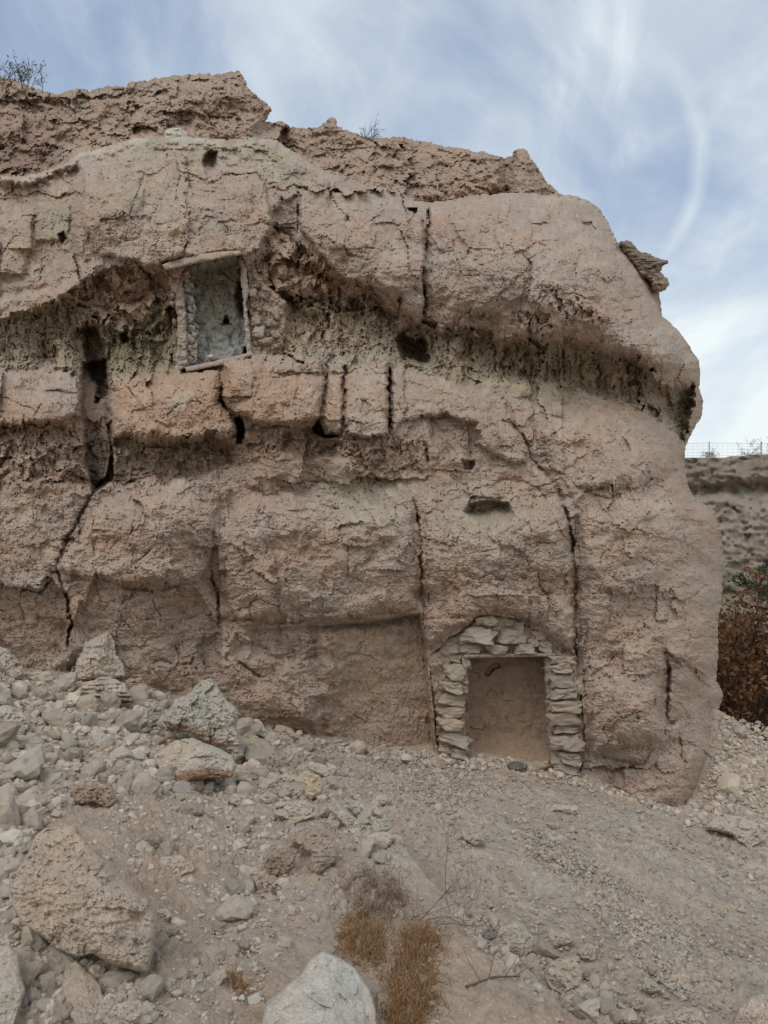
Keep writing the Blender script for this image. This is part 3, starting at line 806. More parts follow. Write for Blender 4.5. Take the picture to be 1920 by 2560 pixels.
    # --- mesh: keep what lies inside the outline, pull the border onto it, turn it back
    P = place(GX, GY, D)
    cellin = (sil[:-1, :-1] > 0) & (sil[1:, :-1] > 0) & (sil[:-1, 1:] > 0) & (sil[1:, 1:] > 0)
    Hh, Ww = GX.shape
    idx = np.arange(Hh * Ww).reshape(Hh, Ww)
    ii, jj = np.nonzero(cellin)
    faces = np.stack([idx[ii, jj], idx[ii + 1, jj], idx[ii + 1, jj + 1], idx[ii, jj + 1]], 1)
    # parts told apart in the photograph
    fx = GX[ii, jj] + 1.5; fy = GY[ii, jj] + 1.5
    wx = X[ii, jj]; wy = Y[ii, jj]
    xs, ys = Xs[ii, jj], Ys[ii, jj]
    region = np.zeros(len(ii), int)
    regs = []

    def reg(mask, name, label):
        regs.append((name, label)); region[mask] = len(regs)
    Lc, Rc = isL[ii, jj], isR[ii, jj]
    reg(Lc, 'rock_crest', 'rugged dark brown crest on the left')
    reg(Rc, 'rock_crest', 'crest with small spires set further back')

    def inside(poly): return poly_sd(wx, wy, poly) > 0
    reg(inside(clayL) & ~Lc, 'clay_bed', 'olive clay bed left of the opening')
    reg(inside(clayM), 'clay_bed', 'olive clay bed right of the opening')
    reg(inside(clayR), 'clay_bed', 'cracked olive clay bed under the right brow')
    reg((poly_sd(xs, ys, [(278, 948), (310, 938), (400, 925), (480, 922), (548, 925), (553, 1000), (578, 1032), (592, 1100), (560, 1096), (420, 1112), (290, 1096), (276, 1050), (268, 1000)]) > 0), 'ledge_block', 'rounded ledge block left of the crack')
    reg((poly_sd(xs, ys, [(550, 925), (610, 893), (740, 888), (811, 900), (812, 1000), (800, 1050), (720, 1075), (640, 1062), (600, 1048), (578, 1030), (555, 1000)]) > 0), 'ledge_block', 'squared ledge block under the opening')
    reg((poly_sd(xs, ys, [(813, 902), (858, 905), (862, 1010), (860, 1090), (812, 1088), (802, 1052), (814, 1000)]) > 0), 'ledge_block', 'narrow ledge block')
    reg((poly_sd(xs, ys, [(860, 905), (970, 908), (973, 1000), (974, 1098), (864, 1092), (864, 1010)]) > 0), 'ledge_block', 'flat faced ledge block beside the open crack')
    reg((poly_sd(xs, ys, [(976, 905), (1060, 925), (1180, 955), (1270, 990), (1288, 1070), (1318, 1112), (1330, 1150), (1290, 1160), (1150, 1160), (1060, 1140), (978, 1098)]) > 0), 'ledge_block', 'sloping ledge block with a broken face')
    reg((poly_sd(xs, ys, [(-560, 925), (0, 925), (100, 924), (185, 932), (208, 960), (200, 1040), (110, 1066), (0, 1062), (-560, 1058)]) > 0), 'ledge_block', 'ledge block at the left end')
    reg((poly_sd(xs, ys, [(1066, 505), (1170, 492), (1250, 484), (1330, 484), (1398, 492), (1900, 480), (1900, 966), (1738, 966), (1655, 964), (1632, 945), (1620, 905), (1580, 893), (1539, 888), (1490, 868), (1420, 848), (1290, 855), (1200, 826), (1140, 816), (1058, 818), (1060, 720), (1068, 600)]) > 0) & (region == 0), 'brow_block', 'great pink brow block on the right')
    reg((poly_sd(xs, ys, [(1422, 1290), (1434, 1370), (1440, 1520), (1436, 1600), (1446, 1700), (1454, 1800), (1464, 1890), (1490, 2200), (1900, 2200), (1900, 1270), (1730, 1240), (1500, 1225), (1412, 1240)]) > 0) & (region == 0), 'buttress', 'rounded buttress right of the doorway')
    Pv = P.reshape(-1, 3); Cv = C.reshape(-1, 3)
    # border edges -> skirt
    e = np.concatenate([faces[:, [0, 1]], faces[:, [1, 2]], faces[:, [2, 3]], faces[:, [3, 0]]])
    key = np.minimum(e[:, 0], e[:, 1]) * (Hh * Ww) + np.maximum(e[:, 0], e[:, 1])
    uq, first, cnt = np.unique(key, return_index=True, return_counts=True)
    be = e[first[cnt == 1]]
    bv = np.unique(be)
    gsy, gsx = np.gradient(sil, STEP)
    silf = sil.ravel(); gxf, gyf = gsx.ravel(), gsy.ravel()
    sh = np.clip(silf[bv], 0, 1.3 * STEP)
    bpx = GX.ravel()[bv] - sh * gxf[bv]; bpy = GY.ravel()[bv] - sh * gyf[bv]
    Db = D.ravel()
    Pv[bv] = place(bpx, bpy, Db[bv])
    # rings behind the border, each further back and further in
    mp = {v: k for k, v in enumerate(bv)}
    rings = [Pv[bv]]
    inset = np.where((bpx < 1420) & (bpy < 520), 0.12, 1.0)
    for back, inn in ((0.5, 8), (1.4, 26), (2.6, 60)):
        q = place(bpx + inn * inset * gxf[bv], bpy + inn * inset * gyf[bv], Db[bv] + back)
        rings.append(q)
    base = len(Pv)
    nb = len(bv)
    allv = [Pv] + rings[1:]
    allc = [Cv] + [Cv[bv]] * 3
    r0 = np.array([mp[a] for a in be[:, 0]]); r1 = np.array([mp[a] for a in be[:, 1]])
    sk = []
    prev0, prev1 = be[:, 0], be[:, 1]
    for k in range(3):
        n0 = base + k * nb + r0; n1 = base + k * nb + r1
        sk.append(np.stack([prev1, prev0, n0, n1], 1))
        prev0, prev1 = n0, n1
    Va = np.concatenate(allv); Ca = np.concatenate(allc)
    main_faces = np.concatenate([faces[region == 0]] + sk)
    v, f, c = compact(Va, main_faces, Ca)
    root = link('cliff', make_mesh('cliff', v, f, M_CLIFF, False, c), kind='structure', label='eroded pinkish cliff of hardened earth in layered beds')
    for k, (nm, lb) in enumerate(regs):
        ff = faces[region == k + 1]
        if len(ff) == 0:
            continue
        v, f, c = compact(Va, ff, Ca)
        link(nm, make_mesh(nm, v, f, M_CLIFF, False, c), root, label=lb)
    return D


D_CLIFF = build_cliff()


def cliff_depth(px, py):
    j = np.clip(np.round((np.asarray(px) - gx1[0]) / STEP).astype(int), 0, len(gx1) - 1)
    i = np.clip(np.round((np.asarray(py) - gy1[0]) / STEP).astype(int), 0, len(gy1) - 1)
    return D_CLIFF[i, j]


# ---------------------------------------------------------------- the ground
CONTACT = [(-260, 1640), (-100, 1645), (0, 1665), (120, 1685), (240, 1700), (400, 1728), (560, 1788), (700, 1833), (900, 1872), (1050, 1888), (1180, 1897), (1300, 1908), (1450, 1940),
           (1560, 1975), (1680, 2012), (1742, 2010), (1774, 1900), (1795, 1780)]
gp = []
for px, py in CONTACT:
    yy = float(Ymain(px, py)) + (0.1 if px < 1700 else 0)
    gp.append(place(px, py, yy))
for px, py, yy in [(0, 2560, 3.3), (480, 2560, 3.4), (960, 2560, 3.65), (1440, 2560, 4.1), (1920, 2560, 4.7), (-300, 2560, 3.2), (2300, 2560, 5.2),
                   (0, 2100, 4.9), (400, 2100, 5.3), (300, 1850, 7.6), (800, 2100, 5.9), (700, 1950, 8.0), (1200, 2100, 6.6), (1100, 1990, 8.3), (1600, 2200, 6.7), (1500, 2060, 8.6), (1920, 2250, 7.2), (1850, 2050, 9.3),
                   (1870, 1786, 12.9), (1925, 1810, 12.9), (1920, 1900, 11.5), (2050, 1890, 13.0), (2200, 2000, 12.5), (2300, 2100, 11)]:
    gp.append(place(px, py, yy))
gp = [np.asarray(p).reshape(3) for p in gp]
gp += [np.array((-6, 3, 1.0)), np.array((0, -3, -0.6)), np.array((6, 2, -1.7)), np.array((-4, -3, .4)), np.array((-9, 9, 1.9))]
gp = np.array(gp)
f_gr = tps(gp[:, :2], gp[:, 2], 1e-3)


def zsmooth(x, y):
    return f_gr(x, y)


def ghit(px, py, zf=None):
    """where the sight line meets the ground"""
    zf = zf or zsmooth
    px = np.atleast_1d(np.asarray(px, float)); py = np.atleast_1d(np.asarray(py, float))
    a, b = ray(px, py)
    lo = np.full(px.shape, 1.5); hi = np.full(px.shape, np.nan)
    y = lo.copy(); done = np.zeros(px.shape, bool); yprev = y.copy()
    for yk in np.arange(1.6, 14.5, 0.25):
        below = (CAM_Z + b * yk) < zf(a * yk, np.full(px.shape, yk))
        new = below & ~done
        lo[new] = yk - 0.25; hi[new] = yk
        done |= new
    hi[~done] = 13.0; lo[~done] = 12.9
    for _ in range(14):
        mid = 0.5 * (lo + hi)
        below = (CAM_Z + b * mid) < zf(a * mid, mid)
        hi = np.where(below, mid, hi); lo = np.where(below, lo, mid)
    return np.stack([a * hi, hi, CAM_Z + b * hi], -1)


gul_px = [(800, 1930), (870, 2010), (950, 2090), (1050, 2190), (1140, 2270), (1250, 2370), (1360, 2480), (1480, 2600)]
GUL = [tuple(p[:2]) for p in ghit([g[0] for g in gul_px], [g[1] for g in gul_px])]


def gul_side(x, y):
    # signed distance to the gully line, positive on its left (nearer) bank
    d, t = seg_dist(x, y, GUL)
    s = np.zeros(x.shape); best = np.full(x.shape, 1e9)
    for i in range(len(GUL) - 1):
        ax, ay = GUL[i]; bx, by = GUL[i + 1]
        vx, vy = bx - ax, by - ay
        tt = np.clip(((x - ax) * vx + (y - ay) * vy) / (vx * vx + vy * vy), 0, 1)
        dd = np.hypot(x - ax - tt * vx, y - ay - tt * vy)
        cr = vx * (y - ay) - vy * (x - ax)
        m = dd < best
        best = np.where(m, dd, best); s = np.where(m, np.sign(cr), s)
    return -s * d, t


def zground(x, y):
    z = zsmooth(x, y)
    sd, t = gul_side(x, y)
    fade = sstep(0, 0.15, t)
    z = z + fade * (0.17 * sstep(-0.05, 0.16, sd) * (1 - sstep(0.3, 1.3, sd)) - 0.13 * np.exp(-((sd + 0.12) / 0.18) ** 2))
    z = z + 0.07 * fbm(x / 1.6, y / 1.6, 3, 70) + 0.035 * fbm(x / 0.45, y / 0.45, 3, 71)
    return z


def build_ground():
    th = np.concatenate([np.linspace(-180, -40, 30)[:-1], np.linspace(-40, 40, 860), np.linspace(40, 180, 30)[1:]]) * math.pi / 180
    r = np.concatenate([[0.25, 0.8], np.geomspace(1.6, 14.5, 470), [16, 18, 21, 26, 34, 48, 80, 200, 800]])
    T, R = np.meshgrid(th, r)
    x, y = R * np.sin(T), R * np.cos(T)
    near = sstep(16, 13, R) * sstep(115, 60, np.abs(T) * 180 / math.pi)
    zz = np.where(R < 17, coarse_eval(lambda a, b: f_gr(a, b), x, y, 4), 0)
    sd, t = gul_side(x, y)
    fade = sstep(0, 0.15, t)
    z = zz + fade * (0.17 * sstep(-0.05, 0.16, sd) * (1 - sstep(0.3, 1.3, sd)) - 0.13 * np.exp(-((sd + 0.12) / 0.18) ** 2))
    z = z + 0.07 * fbm(x / 1.6, y / 1.6, 3, 70) + 0.035 * fbm(x / 0.45, y / 0.45, 3, 71)
    # crumbly surface: small lumps and fine grit
    f1, f2, idv = worley(x / 0.075, y / 0.075, 72)
    cover = sstep(-0.25, 0.45, fbm(x / 0.9, y / 0.9, 3, 73))
    z = z + cover * np.maximum(0, 0.62 - f1) * 0.075 * (0.2 + idv)
    f1, f2, idv = worley(x / 0.03, y / 0.03, 74)
    z = z + (0.3 + 0.7 * cover) * np.maximum(0, 0.6 - f1) * 0.034 * (0.2 + idv)
    z = z + 0.016 * fbm(x / 0.09, y / 0.09, 3, 75)
    # rills running down the slope
    z = z - 0.02 * np.maximum(0, ridged((x * 0.75 + y * 0.66) / 0.5, (x * 0.66 - y * 0.75) / 2.5, 2, 76)) * sstep(0, 0.5, -sd)
    far = np.where(R > 12, -3.2 - 0 * R, 0)
    k = sstep(13.2, 17.5, R)
    z = z * (1 - k) + k * (-3.4)
    n1 = fbm(x / 1.1, y / 1.1, 4, 77); n2 = fbm(x / 0.22, y / 0.22, 3, 78)
    C = np.zeros(x.shape + (3,)) + np.array((0.335, 0.300, 0.248))
    def lay(c, a, w): return c * (1 - w[..., None]) + np.array(a) * w[..., None]
    C = lay(C, (0.345, 0.325, 0.285), sstep(-0.1, 0.5, n1) * 0.8)
    C = lay(C, (0.325, 0.268, 0.21), sstep(0.1, 0.6, -n1) * 0.7)
    C = lay(C, (0.345, 0.285, 0.225), sstep(9.3, 10.5, y) * 0.6)
    C = lay(C, (0.30, 0.235, 0.17), sstep(0.1, 0.5, sd) * 0.35)
    # gravel washed into streaks down the slope, pale dust between them
    a_ = math.radians(-38)
    us, vs = x * math.cos(a_) + y * math.sin(a_), -x * math.sin(a_) + y * math.cos(a_)
    st = fbm(us / 2.6, vs / .42, 4, 79)
    C = lay(C, (0.29, 0.268, 0.232), sstep(.05, .5, st) * .8 * sstep(.2, -.3, sd))
    C = lay(C, (0.375, 0.338, 0.284), sstep(.0, .5, -st) * .8 * sstep(.2, -.3, sd))
    C *= np.array((1.335, 1.305, 1.285))
    C *= (1 + 0.14 * n2)[..., None]
    H, W = x.shape
    idx = np.arange(H * W).reshape(H, W)
    f = np.stack([idx[:-1, :-1], idx[:-1, 1:], idx[1:, 1:], idx[1:, :-1]], -1).reshape(-1, 4)[:, ::-1]
    link('ground', make_mesh('ground', np.stack([x, y, z], -1).reshape(-1, 3), f, M_GROUND, False, C.reshape(-1, 3)), kind='structure', label='dusty earth slope falling to the right below the cliff')


build_ground()
# ---------------------------------------------------------------- solid pieces with a surveyed outline
def solid(poly, depth, back, step, mat, name, col=None, warp=1.5, cap=True, holes=(), wl=18.0, backfn=None):
    """closed body: front surface depth(px, py, sd) inside the outline, back surface behind it; returns mesh"""
    xs = [p[0] for p in poly]; ys = [p[1] for p in poly]
    gx = np.arange(min(xs) - 3 * step, max(xs) + 3.5 * step, step); gy = np.arange(min(ys) - 3 * step, max(ys) + 3.5 * step, step)
    X, Y = np.meshgrid(gx, gy)
    sx = X + warp * fbm(X / wl, Y / wl, 3, 5); sy = Y + warp * fbm(X / wl, Y / wl, 3, 55)
    sd = poly_sd(sx, sy, poly)
    for h in holes:
        sd = np.minimum(sd, -poly_sd(sx, sy, h))
    cin = (sd[:-1, :-1] > 0) & (sd[1:, :-1] > 0) & (sd[:-1, 1:] > 0) & (sd[1:, 1:] > 0)
    H, W = X.shape
    idx = np.arange(H * W).reshape(H, W); ii, jj = np.nonzero(cin)
    f = np.stack([idx[ii, jj], idx[ii + 1, jj], idx[ii + 1, jj + 1], idx[ii, jj + 1]], 1)
    e = np.concatenate([f[:, [0, 1]], f[:, [1, 2]], f[:, [2, 3]], f[:, [3, 0]]])
    key = np.minimum(e[:, 0], e[:, 1]) * (H * W) + np.maximum(e[:, 0], e[:, 1])
    uq, first, cnt = np.unique(key, return_index=True, return_counts=True)
    be = e[first[cnt == 1]]; bv = np.unique(be)
    gsy, gsx = np.gradient(sd, step)
    sh = np.clip(sd.ravel()[bv], 0, 1.3 * step)
    PX = X.ravel().copy(); PY = Y.ravel().copy()
    PX[bv] -= sh * gsx.ravel()[bv]; PY[bv] -= sh * gsy.ravel()[bv]
    sdv = sd.ravel().copy(); sdv[bv] = 0.0
    D = depth(PX, PY, np.maximum(sdv, 0))
    front = place(PX, PY, D)
    B = (D + back) if backfn is None else backfn(PX, PY, np.maximum(sdv, 0))
    rear = place(PX, PY, B)
    n = len(PX)
    if backfn is None:
        sk = np.stack([be[:, 1], be[:, 0], be[:, 0] + n, be[:, 1] + n], 1)
        F_ = [f, sk] + ([f[:, ::-1] + n] if cap else [])
    else:   # front and rear meet at the outline
        rear[bv] = front[bv]
        g = f[:, ::-1].copy()
        isb = np.zeros(n, bool); isb[bv] = True
        g = np.where(isb[g], g, g + n)
        F_ = [f, g]
    V = np.concatenate([front, rear])
    Fa = np.concatenate(F_)
    C = None
    if col is not None:
        c = col(PX, PY) if callable(col) else np.zeros((n, 3)) + np.array(col)
        C = np.concatenate([c, c])
    v, Fa, C = compact(V, Fa, C)
    return v, Fa, C


def solid_obj(name, mat, *a, root=None, origin=None, col=None, **k):
    meta = {q: k.pop(q) for q in ('label', 'cat', 'group', 'kind') if q in k}
    v, f, c = solid(*a, mat=mat, name=name, col=col, **k)
    o = np.array(origin if origin is not None else (0, 0, 0), float)
    me = make_mesh(name, v - o, f, mat, False, c)
    ob = link(name, me, root, **meta)
    if root is None and origin is not None:
        ob.location = o
    return ob


def empty(name, loc, label, cat, group=None):
    o = link(name, None, label=label, cat=cat, group=group)
    o.location = loc
    o.empty_display_size = 0.2
    return o


# ---------------------------------------------------------------- loose stone shapes
def ico(sub):
    import bmesh
    bm = bmesh.new(); bmesh.ops.create_icosphere(bm, subdivisions=sub, radius=1.0)
    v = np.array([p.co[:] for p in bm.verts]); f = np.array([[q.index for q in t.verts] for t in bm.faces]); bm.free()
    return v, f


ICO = {k: ico(k) for k in (1, 2, 3, 4)}


def stone_shape(seed, sub=3, box=False, rough=0.10, nplanes=11):
    r = np.random.default_rng(seed)
    v, f = ICO[sub]
    n = r.normal(size=(nplanes, 3)); n /= np.linalg.norm(n, axis=1)[:, None]
    d = r.uniform(0.55, 0.95, nplanes)
    if box:
        ax = np.array([(1, 0, 0), (-1, 0, 0), (0, 1, 0), (0, -1, 0), (0, 0, 1), (0, 0, -1)], float) + r.normal(size=(6, 3)) * 0.14
        ax /= np.linalg.norm(ax, axis=1)[:, None]
        n = np.concatenate([n[:5], ax]); d = np.concatenate([r.uniform(0.9, 1.1, 5), r.uniform(0.66, 0.80, 6)])
    dots = np.maximum(v @ n.T, 1e-3)
    rr = d[None] / dots
    k = 13.0 if box else 26.0
    rad = -np.log(np.exp(-k * np.minimum(rr, 3)).sum(1)) / k + 0.02
    rad = np.minimum(rad, 1.2)
    p = v * rad[:, None]
    p = p * (1 + rough * 1.5 * fbm3(p * 2.0 + seed, 3, seed)[:, None] + 0.7 * rough * fbm3(p * 6 + seed, 2, seed + 3)[:, None])
    p /= np.abs(p).max(0)
    return p, f


STONES = [make_mesh('stone', *stone_shape(100 + i, 3, rough=.2, nplanes=8), M_LOOSE, False) for i in range(14)]
BLOCKS = [make_mesh('stone', *stone_shape(300 + i, 3, True, 0.30), M_MASON, False) for i in range(10)]
M_WHITE = stone_material('white_rubble', base=(0.58, 0.57, 0.54), bump=0.7, var=0.2, scale=2.5, rnd=0.12)
M_PLASTER = stone_material('grey_plaster', base=(0.44, 0.47, 0.44), bump=0.5, var=0.22, scale=1.6, tint=(0.92, 1.02, 1.02))
M_PLASTER2 = stone_material('mauve_plaster', base=(0.40, 0.345, 0.305), bump=0.6, var=0.15, scale=1.6)
M_WHITEBLOCKS = [make_mesh('stone', *stone_shape(500 + i, 3, False, 0.2), M_WHITE) for i in range(5)]
M_WOOD = plain_material('weathered_wood', (0.30, 0.26, 0.20), 0.85, 0.35, 30)


def put(name, data, root, px, py, Y, w, h, d, rot=0.0, **kw):
    """a piece of w x h picture size and depth d metres, centred at px, py, Y"""
    o = link(name, data, root, **kw)
    p = place(px, py, Y).reshape(3)
    base = np.array(root.location) if root is not None else 0
    o.location = p - base
    s = Y / F
    o.scale = (w * s / 2, d / 2, h * s / 2)
    o.rotation_euler = (random.uniform(-.12, .12), rot + random.uniform(-.06, .06), random.uniform(-.15, .15))
    return o


# ---------------------------------------------------------------- the walled doorway at the foot of the cliff
door_o = place(1268, 1915, 10.75).reshape(3)
door = empty('stone_doorway', door_o, 'low rubble stone doorway blocked with earth at the foot of the cliff', 'doorway')


def DYF(px, py):
    return Ymain(px, py) + 0.03




def nrel(amp, wl, seed, base=None, edge=5.0, er=0.06):
    def fn(px, py, sd):
        b = DYF(px, py) + 0.0 if base is None else (base(px, py) if callable(base) else (base if base > 5 else DYF(px, py) + base))
        return b + amp * fbm(px / wl, py / wl, 4, seed) + er * (1 - np.sqrt(np.clip(1 - (1 - np.clip(sd / edge, 0, 1)) ** 2, 0, 1)))
    return fn


MORT = [(1070, 1652), (1082, 1632), (1110, 1612), (1122, 1592), (1152, 1582), (1186, 1552), (1198, 1540), (1235, 1538), (1290, 1546), (1318, 1566), (1352, 1584), (1386, 1612), (1396, 1632),
        (1436, 1640), (1444, 1690), (1452, 1760), (1458, 1830), (1462, 1900), (1444, 1925), (1385, 1922), (1374, 1880), (1366, 1760), (1360, 1642), (1168, 1642), (1166, 1700), (1162, 1780), (1168, 1850), (1178, 1896), (1120, 1896), (1094, 1850), (1088, 1780), (1076, 1700)]
solid_obj('earth_mortar', M_MORTAR, MORT, nrel(0.08, 22, 201, 0.01), 0.42, 2.5, root=door, origin=door_o, warp=4)


def infill(px, py, sd):
    d = DYF(px, py) + 0.58 + 0.06 * fbm(px / 60, py / 60, 4, 210) + 0.008 * fbm(px / 14, py / 14, 3, 211)
    d -= 0.42 * sstep(1810, 1912, py) ** 2
    d -= 0.09 * np.exp(-(((px - 1300) / 36) ** 2 + ((py - 1690) / 48) ** 2))
    dd, t = seg_dist(px, py, [(1218, 1684), (1232, 1668), (1244, 1664)])
    d += 0.28 * np.exp(-(dd / 4.5) ** 2)
    f1, f2, idv = worley(px / 60 + 0.4 * fbm(px / 30, py / 30, 2, 3), py / 70, 212)
    d += 0.03 * (1 - sstep(0, 0.06, f2 - f1)) * sstep(-.1, .3, fbm(px / 50, py / 50, 2, 213))
    p = fbm(px / 22, py / 12, 3, 214)
    return d + 0.008 * sstep(0.25, 0.5, p)


M_INFILL = stone_material('infill_earth', base=(0.33, 0.255, 0.19), bump=0.6, var=0.16, scale=1.4)
solid_obj('earth_infill', M_INFILL, [(1150, 1630), (1380, 1630), (1384, 1924), (1155, 1924)], infill, 0.25, 2.5, root=door, origin=door_o, warp=0)
solid_obj('lintel', M_WOOD, [(1158, 1637), (1262, 1635), (1388, 1633), (1389, 1641), (1262, 1643), (1159, 1645)], nrel(0.006, 40, 215, -0.10, 2, 0.01), 0.42, 2.0, root=door, origin=door_o, warp=0.6)

for cx, cy, w, h, rot, pr in [
    # left jamb
    (1133, 1646, 50, 26, .1, 0), (1166, 1656, 24, 38, -.3, -.02), (1138, 1682, 64, 46, .05, -.06), (1086, 1668, 34, 34, .2, .03), (1082, 1702, 28, 36, 0, .04), (1130, 1719, 80, 30, .28, -.04), (1158, 1722, 30, 22, .1, -.03),
    (1129, 1750, 82, 38, .22, -.05), (1127, 1780, 82, 32, -.05, -.03), (1126, 1811, 76, 34, .18, -.05), (1104, 1829, 36, 22, 0, .0), (1139, 1848, 80, 36, .3, -.06), (1148, 1884, 60, 32, .2, -.05), (1110, 1868, 34, 26, .1, .02), (1160, 1700, 22, 20, 0, -.02),
    # right jamb
    (1402, 1651, 72, 24, 0, -.02), (1400, 1671, 80, 26, -.06, -.05), (1404, 1703, 70, 38, -.04, -.05), (1374, 1690, 22, 30, 0, .0), (1406, 1733, 82, 32, -.05, -.05), (1415, 1763, 88, 34, -.1, -.07), (1408, 1794, 86, 38, -.08, -.07),
    (1412, 1821, 72, 24, -.04, -.06), (1415, 1856, 86, 48, -.06, -.07), (1424, 1893, 84, 32, .14, -.07), (1390, 1896, 36, 40, 0, -.04), (1414, 1920, 70, 24, .05, -.06), (1444, 1712, 22, 44, 0, .02), (1448, 1800, 22, 50, 0, .03),
    # above the lintel
    (1213, 1551, 58, 30, -.08, -.04), (1260, 1552, 52, 30, 0, .02), (1196, 1589, 94, 46, .1, -.07), (1281, 1591, 84, 48, -.06, -.08), (1126, 1618, 40, 42, -.2, .03), (1176, 1621, 66, 30, .05, -.03), (1243, 1624, 64, 26, .02, -.08), (1310, 1622, 52, 28, -.1, -.07),
    (1347, 1592, 46, 26, .2, -.02), (1360, 1617, 58, 30, .15, -.03), (1330, 1604, 30, 22, .1, -.03), (1296, 1562, 40, 20, .25, .0), (1152, 1600, 34, 26, -.3, .01), (1384, 1632, 32, 20, .1, .0), (1215, 1606, 30, 18, .0, -.02)]:
    put('stone', random.choice(BLOCKS), door, cx, cy, float(DYF(cx, cy)) + 0.09 + 1.5 * pr + random.uniform(-.03, .03), w * 1.04, h * 1.04, random.uniform(.26, .38), rot)
solid_obj('sill_slab', M_MASON, [(1240, 1908), (1300, 1902), (1372, 1900), (1380, 1916), (1340, 1932), (1270, 1930)], nrel(0.03, 20, 220, -0.15, 8, .1), 0.4, 2.0, root=door, origin=door_o, warp=3)

# ---------------------------------------------------------------- the dug out opening in the clay bed
win_o = place(545, 915, 11.1).reshape(3)
win = empty('cave_opening', win_o, 'rectangular dug out room opening with plastered walls high in the cliff', 'cave opening')
WY = 11.02
M_PINKMORT = stone_material('pink_mortar', base=(0.42, 0.34, 0.275), bump=0.7, var=0.2, scale=1.8)


def room(px, py, sd):
    d = np.full(px.shape, 11.78)
    d = np.minimum(d, 11.2 + 0.8 * sstep(448, 490, px + 4 * fbm(px / 20, py / 20, 2, 231)))
    d = np.minimum(d, 11.15 + 1.0 * sstep(930, 880, py + 0.22 * (px - 540)))
    d = np.minimum(d, 11.3 + 0.8 * sstep(636, 680, py + 0.24 * (px - 600)))
    d = d + 0.7 * sstep(-4, 6, poly_sd(px + 6 * fbm(px / 9, py / 9, 2, 9), py + 5 * fbm(px / 9, py / 9, 2, 19), [(556, 811), (565, 790), (575, 811)]))
    d = d + 0.5 * sstep(-10, 14, poly_sd(px, py, [(590, 740), (600, 705), (620, 700), (625, 800), (606, 790), (596, 770)]))
    d = d + 0.3 * sstep(-3, 3, poly_sd(px, py, [(608, 884), (612, 868), (624, 860), (624, 886)]))
    dd, t = seg_dist(px + 3 * fbm(px / 8, py / 8, 2, 7), py, [(556, 680), (575, 695), (584, 703), (604, 708)])
    d = d + 0.10 * np.exp(-(dd / 2.2) ** 2)
    dd, t = seg_dist(px + 3 * fbm(px / 8, py / 8, 2, 7), py, [(575, 840), (578, 862), (590, 875), (594, 888)])
    d = d + 0.06 * np.exp(-(dd / 2.0) ** 2)
    f1, f2, idv = worley(px / 16, py / 22, 233)
    d = d + 0.05 * sstep(.35, .6, fbm(px / 7, py / 12, 3, 234)) * sstep(860, 800, py)
    return d + 0.10 * fbm(px / 26, py / 26, 4, 232)


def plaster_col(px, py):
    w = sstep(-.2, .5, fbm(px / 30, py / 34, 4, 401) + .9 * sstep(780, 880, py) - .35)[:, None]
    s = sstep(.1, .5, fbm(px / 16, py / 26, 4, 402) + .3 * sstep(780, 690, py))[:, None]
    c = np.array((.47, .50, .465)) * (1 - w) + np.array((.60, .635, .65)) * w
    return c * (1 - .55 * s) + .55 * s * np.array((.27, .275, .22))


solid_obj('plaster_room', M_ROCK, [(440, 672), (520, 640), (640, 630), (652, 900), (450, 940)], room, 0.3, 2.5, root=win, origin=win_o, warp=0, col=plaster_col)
solid_obj('lintel', M_PINKMORT, [(404, 662), (440, 648), (500, 635), (560, 628), (602, 626), (604, 637), (560, 645), (500, 657), (440, 670), (414, 677)], nrel(0.04, 30, 235, WY - 0.34, 8, .05), 0.7, 2.0, root=win, origin=win_o, warp=1.0)
solid_obj('left_jamb', M_PLASTER2, [(420, 688), (462, 672), (474, 676), (476, 694), (458, 702), (464, 760), (468, 860), (470, 924), (436, 926), (442, 880), (444, 800), (436, 740), (424, 712)], nrel(0.06, 14, 236, WY + 0.06, 6, .08), 0.55, 2.0, root=win, origin=win_o, warp=5)
solid_obj('right_jamb', M_PLASTER2, [(600, 640), (612, 646), (618, 700), (624, 730), (616, 752), (622, 800), (630, 888), (617, 890), (612, 810), (607, 750), (603, 700)], nrel(0.03, 14, 237, WY + 0.04, 3, .03), 0.9, 2.0, root=win, origin=win_o, warp=3.5)
solid_obj('rubble_wall', M_PINKMORT, [(616, 640), (640, 668), (670, 712), (716, 752), (716, 830), (704, 888), (630, 892), (624, 800), (620, 740)], nrel(0.09, 16, 238, WY + 0.20, 8, .12), 0.5, 2.0, root=win, origin=win_o, warp=4)
solid_obj('sill', M_PLASTER2, [(462, 918), (540, 902), (629, 880), (634, 889), (545, 914), (466, 930)], nrel(0.01, 22, 239, WY - 0.10, 3, .02), 0.5, 2.0, root=win, origin=win_o, warp=1.0)
solid_obj('rubble_edge', M_WHITE, [(462, 692), (482, 690), (486, 730), (478, 745), (492, 770), (482, 800), (498, 820), (488, 850), (496, 880), (488, 905), (468, 915), (462, 800)], lambda px, py, sd: WY + .30 + .10 * facet(px / 13, py / 12, 77) + .05 * fbm(px / 8, py / 8, 3, 78), 0.4, 2.0, root=win, origin=win_o, warp=4)
for cx, cy, w, h in [(470, 704, 18, 18), (472, 724, 20, 20), (474, 750, 28, 34), (476, 776, 22, 24), (472, 800, 22, 26), (478, 822, 30, 26), (474, 846, 30, 34), (472, 872, 24, 22), (478, 792, 18, 18), (530, 896, 34, 16), (474, 900, 20, 18)]:
    put('stone', random.choice(M_WHITEBLOCKS), win, cx, cy, WY + 0.32, w, h, .25, random.uniform(-.4, .4))
